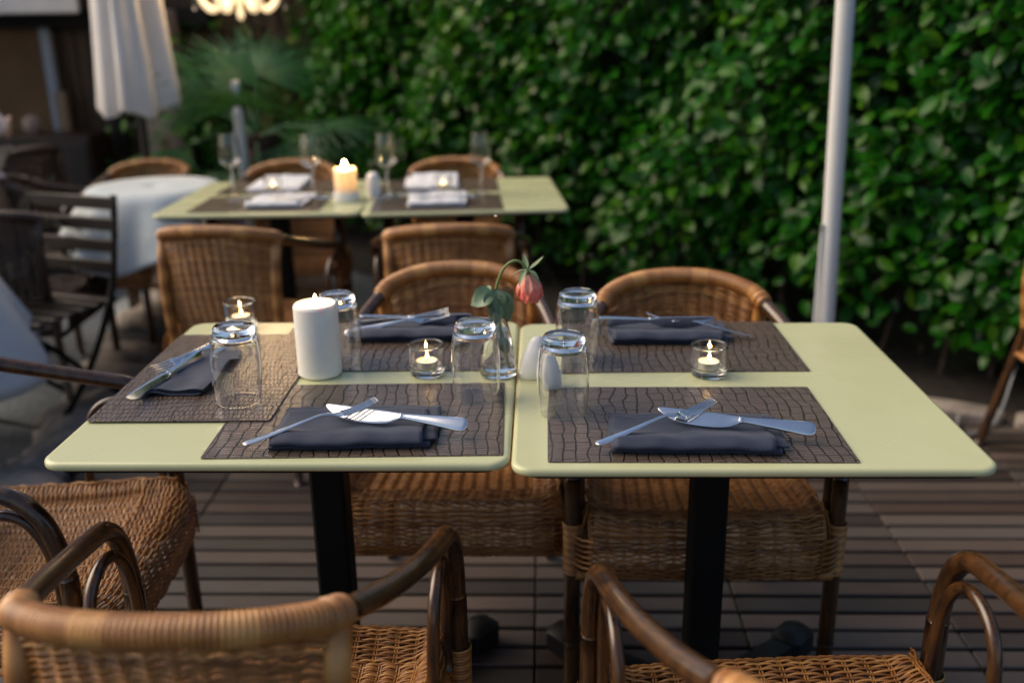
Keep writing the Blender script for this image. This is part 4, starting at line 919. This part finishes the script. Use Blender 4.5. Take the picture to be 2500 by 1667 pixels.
b = B(); b.lathe([(.0005, 0), (.04, .003), (.055, .03), (.058, .06), (.045, .095), (.02, .11), (.0005, .112)], 20)
cab = thing('side_cabinet', 'dark low cabinet standing against the pavilion door', 'cabinet', (-3.12, 6.22, GZ))
bb = B(); bb.box((0, 0, .38), (.62, .34, .76), bev=.01); put('body', bb.mesh('body', MT['darkwood'], SA), cab)
for s in (-1, 1):
    bb = B(); bb.box((s * .15, -.176, .38), (.27, .014, .66), bev=.004); d_o = put('door', bb.mesh('door', MT['darkwood'], SA), cab); bb = B(); bb.lathe([(.0005, 0), (.012, 0), (.012, .02), (.0005, .022)], 10); k_o = put('knob', bb.mesh('knob', MT['steel']), d_o, (s * .05, -.18, .5)); k_o.rotation_euler = (PI / 2, 0, 0)
top('round_pot', fixn(b.mesh('round_pot', MT['pinkwall'])), 'small round pale pot standing on the dark cabinet', 'pot', (-3.24, 6.22, GZ + .762))
# more hedge-like greenery that closes the view beyond the pavilion
shrub('leafy_shrub', 'dark evergreen shrub behind the hedge end and the palm', (-.75, 7.0, GZ), .9, 2.6, 4200, MT['leaf'])

# ================================================================== PERSON at the left edge
pp = thing('person', 'standing person in a white shirt and beige trousers cut off by the left edge', 'person', (-2.47, 4.03, GZ), math.radians(-20))
def skinned(name, verts, edges, radii, mat, parent, sub=2, root=0):
    me = bpy.data.meshes.new(name); me.from_pydata(verts, edges, []); o = put(name, me, parent)
    sk_ = o.modifiers.new('skin', 'SKIN')
    for v, r in zip(me.skin_vertices[0].data, radii): v.radius = (r, r) if np.isscalar(r) else r
    me.skin_vertices[0].data[root].use_root = True
    s_ = o.modifiers.new('sub', 'SUBSURF'); s_.levels = sub; s_.render_levels = sub; me.materials.append(mat); return o
def body():
    V = [(0, 0, .95), (0, .01, 1.12), (0, 0, 1.32), (0, -.01, 1.46), (0, 0, 1.53), (0, .015, 1.62), (0, .01, 1.72)]
    Rr = [(.145, .10), (.135, .09), (.155, .10), (.09, .07), (.052, .055), (.075, .092), (.068, .085)]; E = [(0, 1), (1, 2), (2, 3), (3, 4), (4, 5), (5, 6)]
    def chain(st, pts, rs):
        k_ = st
        for p, r in zip(pts, rs): V.append(p); Rr.append(r); E.append((k_, len(V) - 1)); k_ = len(V) - 1
        return k_
    for s in (1, -1):
        chain(0, [(s * .095, 0, .86), (s * .10, .015, .50), (s * .105, -.02, .10), (s * .108, .03, .045), (s * .112, .14, .03)], [(.088, .09), .056, .038, (.038, .045), (.04, .022)])
        if s == 1: h = chain(3, [(s * .185, -.01, 1.41), (s * .29, -.05, 1.07), (s * .17, .12, 1.02), (s * .145, .17, 1.005)], [.055, .042, .028, (.034, .018)])
        else: h = chain(3, [(s * .185, -.01, 1.41), (s * .23, -.02, 1.13), (s * .22, .10, .90), (s * .215, .14, .84)], [.055, .042, .028, (.034, .018)])
        hx, hy, hz = V[h]
        for f in range(4):
            dx = (f - 1.5) * .019; dirv = (Vector((-s * .5, .6, -.1)) if s == 1 else Vector((0, .45, -.9))).normalized(); side = Vector((0, 0, 1)) if s == 1 else Vector((0, 1, .4)).normalized()
            L = (.060, .072, .068, .052)[f]; p0 = Vector(V[h]) + dirv * .035 + side * dx; p1 = p0 + dirv * L * .6 + Vector((-s * .006, 0, 0)); p2 = p1 + (dirv + Vector((-s * .5, 0, -.2))).normalized() * L * .5
            chain(h, [tuple(p0), tuple(p1), tuple(p2)], [.0095, .0085, .007])
        th = Vector(V[h]) + Vector((0, .02, .03)); chain(h, [tuple(th), tuple(th + Vector((-s * .02, .03, .015)))], [.011, .009])
    V.append((0, .115, 1.635)); Rr.append((.014, .016)); E.append((5, len(V) - 1))
    for s in (1, -1): V.append((s * .082, .0, 1.635)); Rr.append((.012, .02)); E.append((5, len(V) - 1))
    return V, E, Rr
Vb, Eb, Rb = body(); skinned('body', Vb, Eb, Rb, MT['skin'], pp, 2, 0)
def grown(names, idxs, extra, mat, more=()):
    mp = {i: k_ for k_, i in enumerate(idxs)}; V = [Vb[i] for i in idxs]; E = [(mp[a], mp[c]) for a, c in Eb if a in mp and c in mp]
    R = [(np.array(Rb[i]) * np.ones(2) + extra) for i in idxs]
    for p, r in more: V.append(p); R.append(np.array(r)); E.append((mp[0], len(V) - 1))
    skinned(names, V, E, [tuple(r) for r in R], mat, pp, 2, mp.get(0, 0))
# index layout: 0-6 spine, 7-11 right leg, then right arm
ra = 12; la = next(i for i, v in enumerate(Vb) if v == (-.185, -.01, 1.41))
grown('shirt', [0, 1, 2, 3, ra, ra + 1, ra + 2, la, la + 1, la + 2], .016, MT['shirt'], [((0, 0, .86), (.172, .125))])
ll = next(i for i, v in enumerate(Vb) if v == (-.095, 0, .86))
grown('trousers', [0, 7, 8, 9, ll, ll + 1, ll + 2], .018, MT['trousers'])
b = B(); th = np.linspace(0, PI * .62, 8); ph = np.arange(18) * 2 * PI / 18
b.grid(np.stack([.098 * np.sin(th)[:, None] * np.cos(ph), -.012 + .112 * np.sin(th)[:, None] * np.sin(ph) * np.where(np.sin(ph) > 0, .82, 1.05), 1.665 + .105 * np.cos(th)[:, None] + 0 * ph], -1), cv=True); hr = put('hair', b.mesh('hair', MT['hair']), pp); hr.modifiers.new('t', 'SOLIDIFY').thickness = .012
for s in (1, -1):
    b = B(); b.lathe([(.0005, -.009), (.007, -.006), (.009, 0), (.007, .006), (.0005, .009)], 10, (s * .030, .088, 1.655)); put('eye', b.mesh('eye', MT['ceramic']), pp)
    b = B(); b.box((s * .108, .06, .028), (.10, .28, .055), bev=.02); put('shoe', b.mesh('shoe', MT['blackplastic'], SA), pp)
b = B(); b.box((0, .095, 1.578), (.045, .012, .010), bev=.004); put('mouth', b.mesh('mouth', noisy('lips', (.35, .14, .12), (.40, .17, .14), 20, .5), SA), pp)
